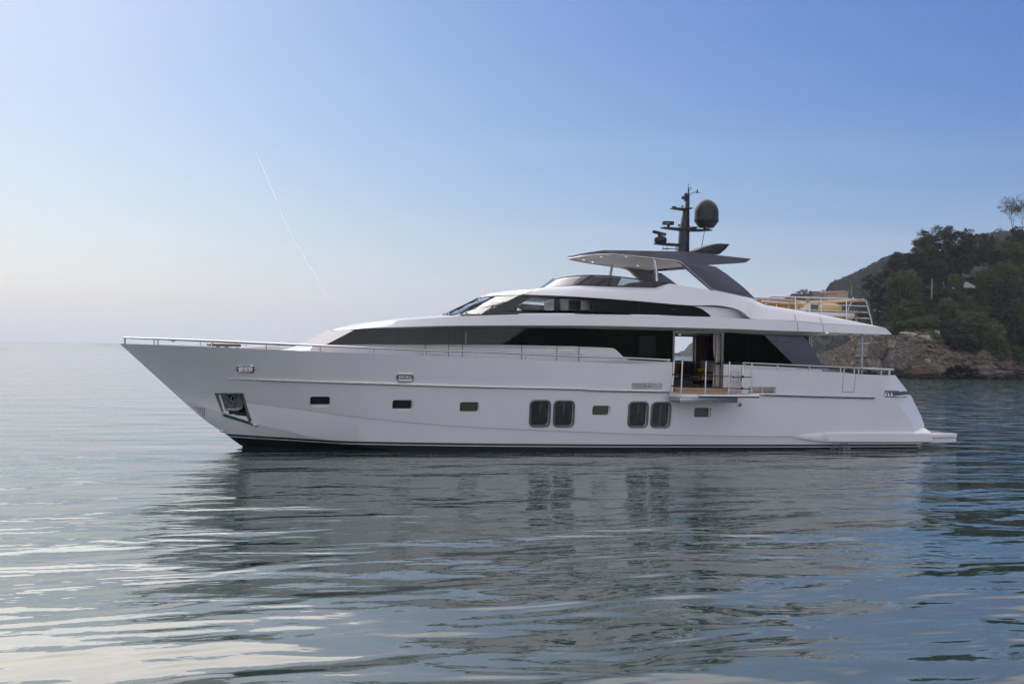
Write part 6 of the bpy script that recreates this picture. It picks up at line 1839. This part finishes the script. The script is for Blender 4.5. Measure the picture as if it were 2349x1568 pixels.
slab(770, 1140, z0, f9(950, 556)[2], 0, 8).build('wall', 'plaster_cream', fh_)
slab(690, 769, z0, f9(700, 572)[2], 1, 8).build('wall', 'plaster_cream', fh_)
A = f9(685, 570); B = f9(1150, 545); C_ = f9(1143, 520) + FV * 7; D = f9(725, 533) + FV * 7
E_ = A * .12 + B * .88
rf = MB().prism([A - FV * .5, B - FV * .5, C_, D], (0, 0, -.35)).build('roof', 'roof_tile', fh_)
for x, y0, y1 in ((868, 590, 610), (905, 580, 606)):
    m = slab(x - 6, x + 6, f9(x, y1)[2], f9(x, y0)[2], -.12, -.02); m.build('window', 'shutter_green', fh_)
slab(735, 820, z0, f9(780, 612)[2], -4, -.3).build('terrace_wall', 'plaster_cream', fh_)
ru = empty('stone_ruin', (0, 0, 0)); tag(ru, 'roofless grey stone house left of the cream farmhouse on the far hill', 'ruin')
slab(500, 655, z0, f9(560, 533)[2], 3, 12).build('wall', 'old_stone', ru); slab(440, 499, z0, f9(470, 565)[2], 4, 12).build('low_wall', 'old_stone', ru)
slab(545, 562, f9(550, 632)[2], f9(550, 592)[2], 2.9, 2.99).build('doorway', 'interior_dark', ru)
for x0, y0, y1, lb in ((1203, 420, 580, 'grey utility pole right of the farmhouse on the far hill'), (1850, 75, 170, 'thin grey utility pole near the top of the far hill')):
    a = f9(x0, y1 + 40); b = f9(x0 + 2, y0); o = MB().tube([a, b], .22, 6).build('utility_pole', 'pole_grey'); tag(o, lb, 'pole')
o = plant('cypress_bush', 'dark', f9(325, 590), (5.0, 2.6), f9(325, 640)[2], 'round dark tree left of the stone ruin at the end of the far hill', 'tree', None)
o = plant('cypress_bush', 'dark', f9(228, 627), (2.4, 1.2), f9(228, 650)[2], 'smallest round bush at the very left tip of the far hill', 'bush', None, trunk=False)

# distant islet, seen only through the saloon
vs = []
di = 1500.0
prof = [(725, 612), (780, 598), (840, 582), (900, 560), (930, 525), (965, 490), (985, 455), (1060, 400), (1200, 360), (1400, 330)]
pts = [Pd(q(10, *p), di) for p in prof]
m = MB(); rows = []
for dd, k in ((-30, 0), (-15, .55), (0, 1), (40, 1), (70, 0)):
    rows.append([np.array((p[0] + FV[0] * dd, p[1] + FV[1] * dd, max(-1, p[2]) * k - (1 if k == 0 else 0) + (fbm(i * .9, dd * .1, 0, 3) * 2.5 if 0 < k else 0))) for i, p in enumerate(resample(pts, 40))])
isl = m.grid(rows).build('islet', 'far_scrub', smooth=40); tag(isl, kind='structure')


# the wooded coast behind the photographer, which the glass and the white paint mirror
vs = []; nn = 70
for i in range(nn):
    x = -420 + 900 * i / (nn - 1)
    for j, (yy, k) in enumerate(((-150, 0), (-165, .35), (-190, .7), (-240, 1), (-300, 1.05))):
        hs_ = min(1, max(0, (x - 64 - .34 * (-yy - 160)) / 50)); hmax = 2.5 + hs_ * hs_ * (3 - 2 * hs_) * (34 + 12 * math.sin(i * .11 + 1)) + (1 + 5 * hs_) * fbm(i * .3, 2.0, 0, 3)
        vs.append((x, yy + 14 * fbm(i * .2, j * .7, 3, 3), -1 if k == 0 else max(2, hmax) * k + (.5 + 3 * hs_) * fbm(i * .8, j * 1.3, 0, 3)))
fs = [(i * 5 + j, (i + 1) * 5 + j, (i + 1) * 5 + j + 1, i * 5 + j + 1) for i in range(nn - 1) for j in range(4)]
me = bpy.data.meshes.new('coast_hills'); me.from_pydata(vs, [], fs); me.materials.append(M['far_scrub']); shade(me, 60)
o = bpy.data.objects.new('hills', me); col.objects.link(o); tag(o, kind='structure')


# ------------------------------------------------ birds
def gull(loc, s, rz, pose, label, mt='gull_white'):
    root = empty('seagull' if mt == 'gull_white' else 'water_bird', tuple(loc), rz); tag(root, label, 'bird', 'gulls' if mt == 'gull_white' else 'birds on the water')
    m = MB()
    xs = [-.24, -.16, -.05, .08, .17, .22, .27, .31]; rr = [.012, .045, .075, .075, .052, .045, .035, .006]; zz = [0, .0, .0, .015, .04, .06, .062, .055]
    if pose == 'perch': zz = [-.08, -.05, 0, .05, .12, .17, .18, .175]
    m.tube([(x, 0, z) for x, z in zip(xs, zz)], rr, 10)
    m.build('body', mt, root, smooth=70).scale = (s, s, s)
    for sd in (-1, 1):
        w_ = MB()
        if pose == 'fly':
            pts = [((.10, 0, .03), (-.08, 0, .03)), ((.14, .22, .14), (-.05, .22, .13)), ((.10, .45, .12), (-.05, .45, .11)), ((-.05, .68, .05), (-.10, .68, .05))]
            rows = [[np.array(a) * [1, sd, 1], np.array(b) * [1, sd, 1]] for a, b in pts]; up = [[p + np.array((0, 0, .012)) for p in r] for r in rows]
            w_.grid(rows).grid(up, flip=True); w_.bridge([r[0] for r in rows] + [r[1] for r in rows[::-1]], [r[0] for r in up] + [r[1] for r in up[::-1]])
        else:
            w_.ball((-.06, sd * .06, .03), (.17, .022, .05), 10, 6)
        o_ = w_.build('wing', 'gull_grey' if mt == 'gull_white' else mt, root, smooth=60); o_.scale = (s, s, s)
    hd = MB().tube([(.30, 0, zz[-1]), (.36, 0, zz[-1] - .012)], [.014, .003], 6).build('beak', 'beacon_yellow' if mt == 'gull_white' else mt, root); hd.scale = (s, s, s)
    return root


gull(Pd(q(9, 685, 545), 120), 1.1, 2.2, 'fly', 'gull gliding in front of the far farmhouse')
bpy.context.view_layer.update()
gull(at13(13, 1215, 678, 10), 1.25, .6, 'fly', 'white gull flying in front of the largest domed oak')
for n, x, y, bk, lb in ((13, 1397, 1190, 22, 'gull perched on scrub left of the white gable wall'), (13, 1345, 1335, 20, 'gull perched on the slope below the pale pole'), (14, 750, 268, 14, 'gull perched on the left slope beside the stern rail'), (14, 770, 950, -4, 'gull low at the waterline behind the aft handrail')):
    p = at13(n, x, y, bk); gull(p, .85, 2.5, 'perch', lb)
gull(Pd(q(1, 685, 388), 150), 1.1, .4, 'fly', 'tiny gull low over the horizon behind the bow rail')
for x, lb in ((38, 'left of two dark birds floating far out at the left edge'), (104, 'right of two dark birds floating far out at the left edge')):
    v = (x / 3.915 / 1.74372, (1300 + 377 / 1) / 1.74372) if False else (x / 3.915 / 1.74372, (1300 + 378 / 3.915) / 1.74372)
    p = Pz(v, 0.0); gull((p[0], p[1], .03), 1.3, 1.2, 'perch', lb, 'bird_dark')

# contrail high in the sky
mc = bpy.data.materials.new('contrail'); mc.use_nodes = True; t = mc.node_tree; t.nodes.clear(); M['contrail'] = mc
o_ = N(t, 'ShaderNodeOutputMaterial'); mixs = N(t, 'ShaderNodeMixShader'); tr_ = N(t, 'ShaderNodeBsdfTransparent'); df = N(t, 'ShaderNodeBsdfTranslucent'); df.inputs[0].default_value = (1, 1, 1, 1)
atn = N(t, 'ShaderNodeAttribute', attribute_name='dens'); lw = N(t, 'ShaderNodeLayerWeight'); lw.inputs[0].default_value = .35
inv = math_n(t, 'SUBTRACT', 1.0, lw.outputs['Facing'])
fac = math_n(t, 'MULTIPLY', atn.outputs['Fac'], inv)
t.links.new(fac, mixs.inputs[0]); t.links.new(tr_.outputs[0], mixs.inputs[1]); t.links.new(df.outputs[0], mixs.inputs[2]); t.links.new(mixs.outputs[0], o_.inputs[0])
cpts = [(219, 160), (240, 205), (285, 310), (345, 455), (412, 600), (430, 660), (470, 765), (520, 855), (560, 935), (615, 1010), (650, 1090), (700, 1160), (730, 1230), (770, 1310), (830, 1380), (900, 1470)]
wid = [.3, 3, 5, 5, 5, 5.5, 6, 7, 9, 11, 13, 17, 18, 20, 22, 24]; den = [.0, .9, .85, .75, .65, .5, .4, .36, .38, .40, .36, .32, .24, .15, .08, .0]
cp = [Pd(q(15, *p), 4000 + 250 * i) for i, p in enumerate(cpts)]
cp = resample(cp, 60, smooth=True); s_ = np.linspace(0, 1, 16); wd = np.interp(np.linspace(0, 1, 60), s_, wid); dn = np.interp(np.linspace(0, 1, 60), s_, den)
m = MB().tube(cp, [w_ * .2926 * .75 * (4000 + 3750 * i / 59) / 2830 for i, w_ in enumerate(wd)], 12, caps=False)
ct_ = m.build('contrail', 'contrail', smooth=80)
at = ct_.data.attributes.new('dens', 'FLOAT', 'POINT'); at.data.foreach_set('value', np.repeat(dn, 12).astype(np.float32))
tag(ct_, 'thin white vapour trail slanting down the pale sky above the bow', 'vapour trail')


# cooling water spilling from the hull side near the stern
sp_ = MB(); wr_ = random.Random(3)
for k in range(14):
    c = P(q(5, 965 + 205 * wr_.random(), 985), -3.30); h0 = c[2] - .02
    n_ = 6; out_d = wr_.uniform(.05, .22)
    sp_.tube([(c[0] + .02 * wr_.uniform(-1, 1) * i, -3.30 - out_d * i / n_, h0 - (h0 + .01) * (i / n_) ** 1.6) for i in range(n_ + 1)], [wr_.uniform(.004, .012) for _ in range(n_ + 1)], 5)
for k in range(24):
    c = P(q(5, 960 + 215 * wr_.random(), 1030), -3.45); sp_.ball((c[0], c[1] - .15 * wr_.random(), abs(wr_.gauss(0, .06)) + .005), wr_.uniform(.006, .018), 6, 4)
mat('white_water', (.25, .28, .29), .1, spec=.6)
so_ = sp_.build('cooling_water', 'white_water', smooth=60); tag(so_, kind='stuff')

# ------------------------------------------------ sea haze
hm = bpy.data.materials.new('haze'); hm.use_nodes = True; t = hm.node_tree; t.nodes.clear(); M['haze'] = hm
o_ = N(t, 'ShaderNodeOutputMaterial'); pv = N(t, 'ShaderNodeVolumePrincipled'); pv.inputs['Color'].default_value = (.86, .90, .96, 1); pv.inputs['Density'].default_value = .00018; pv.inputs['Anisotropy'].default_value = .55
t.links.new(pv.outputs[0], o_.inputs['Volume'])
hz_ = MB().box((-3300, -1600, -4), (3300, 3300, 95)).build('haze', 'haze', smooth=0); tag(hz_, kind='stuff')
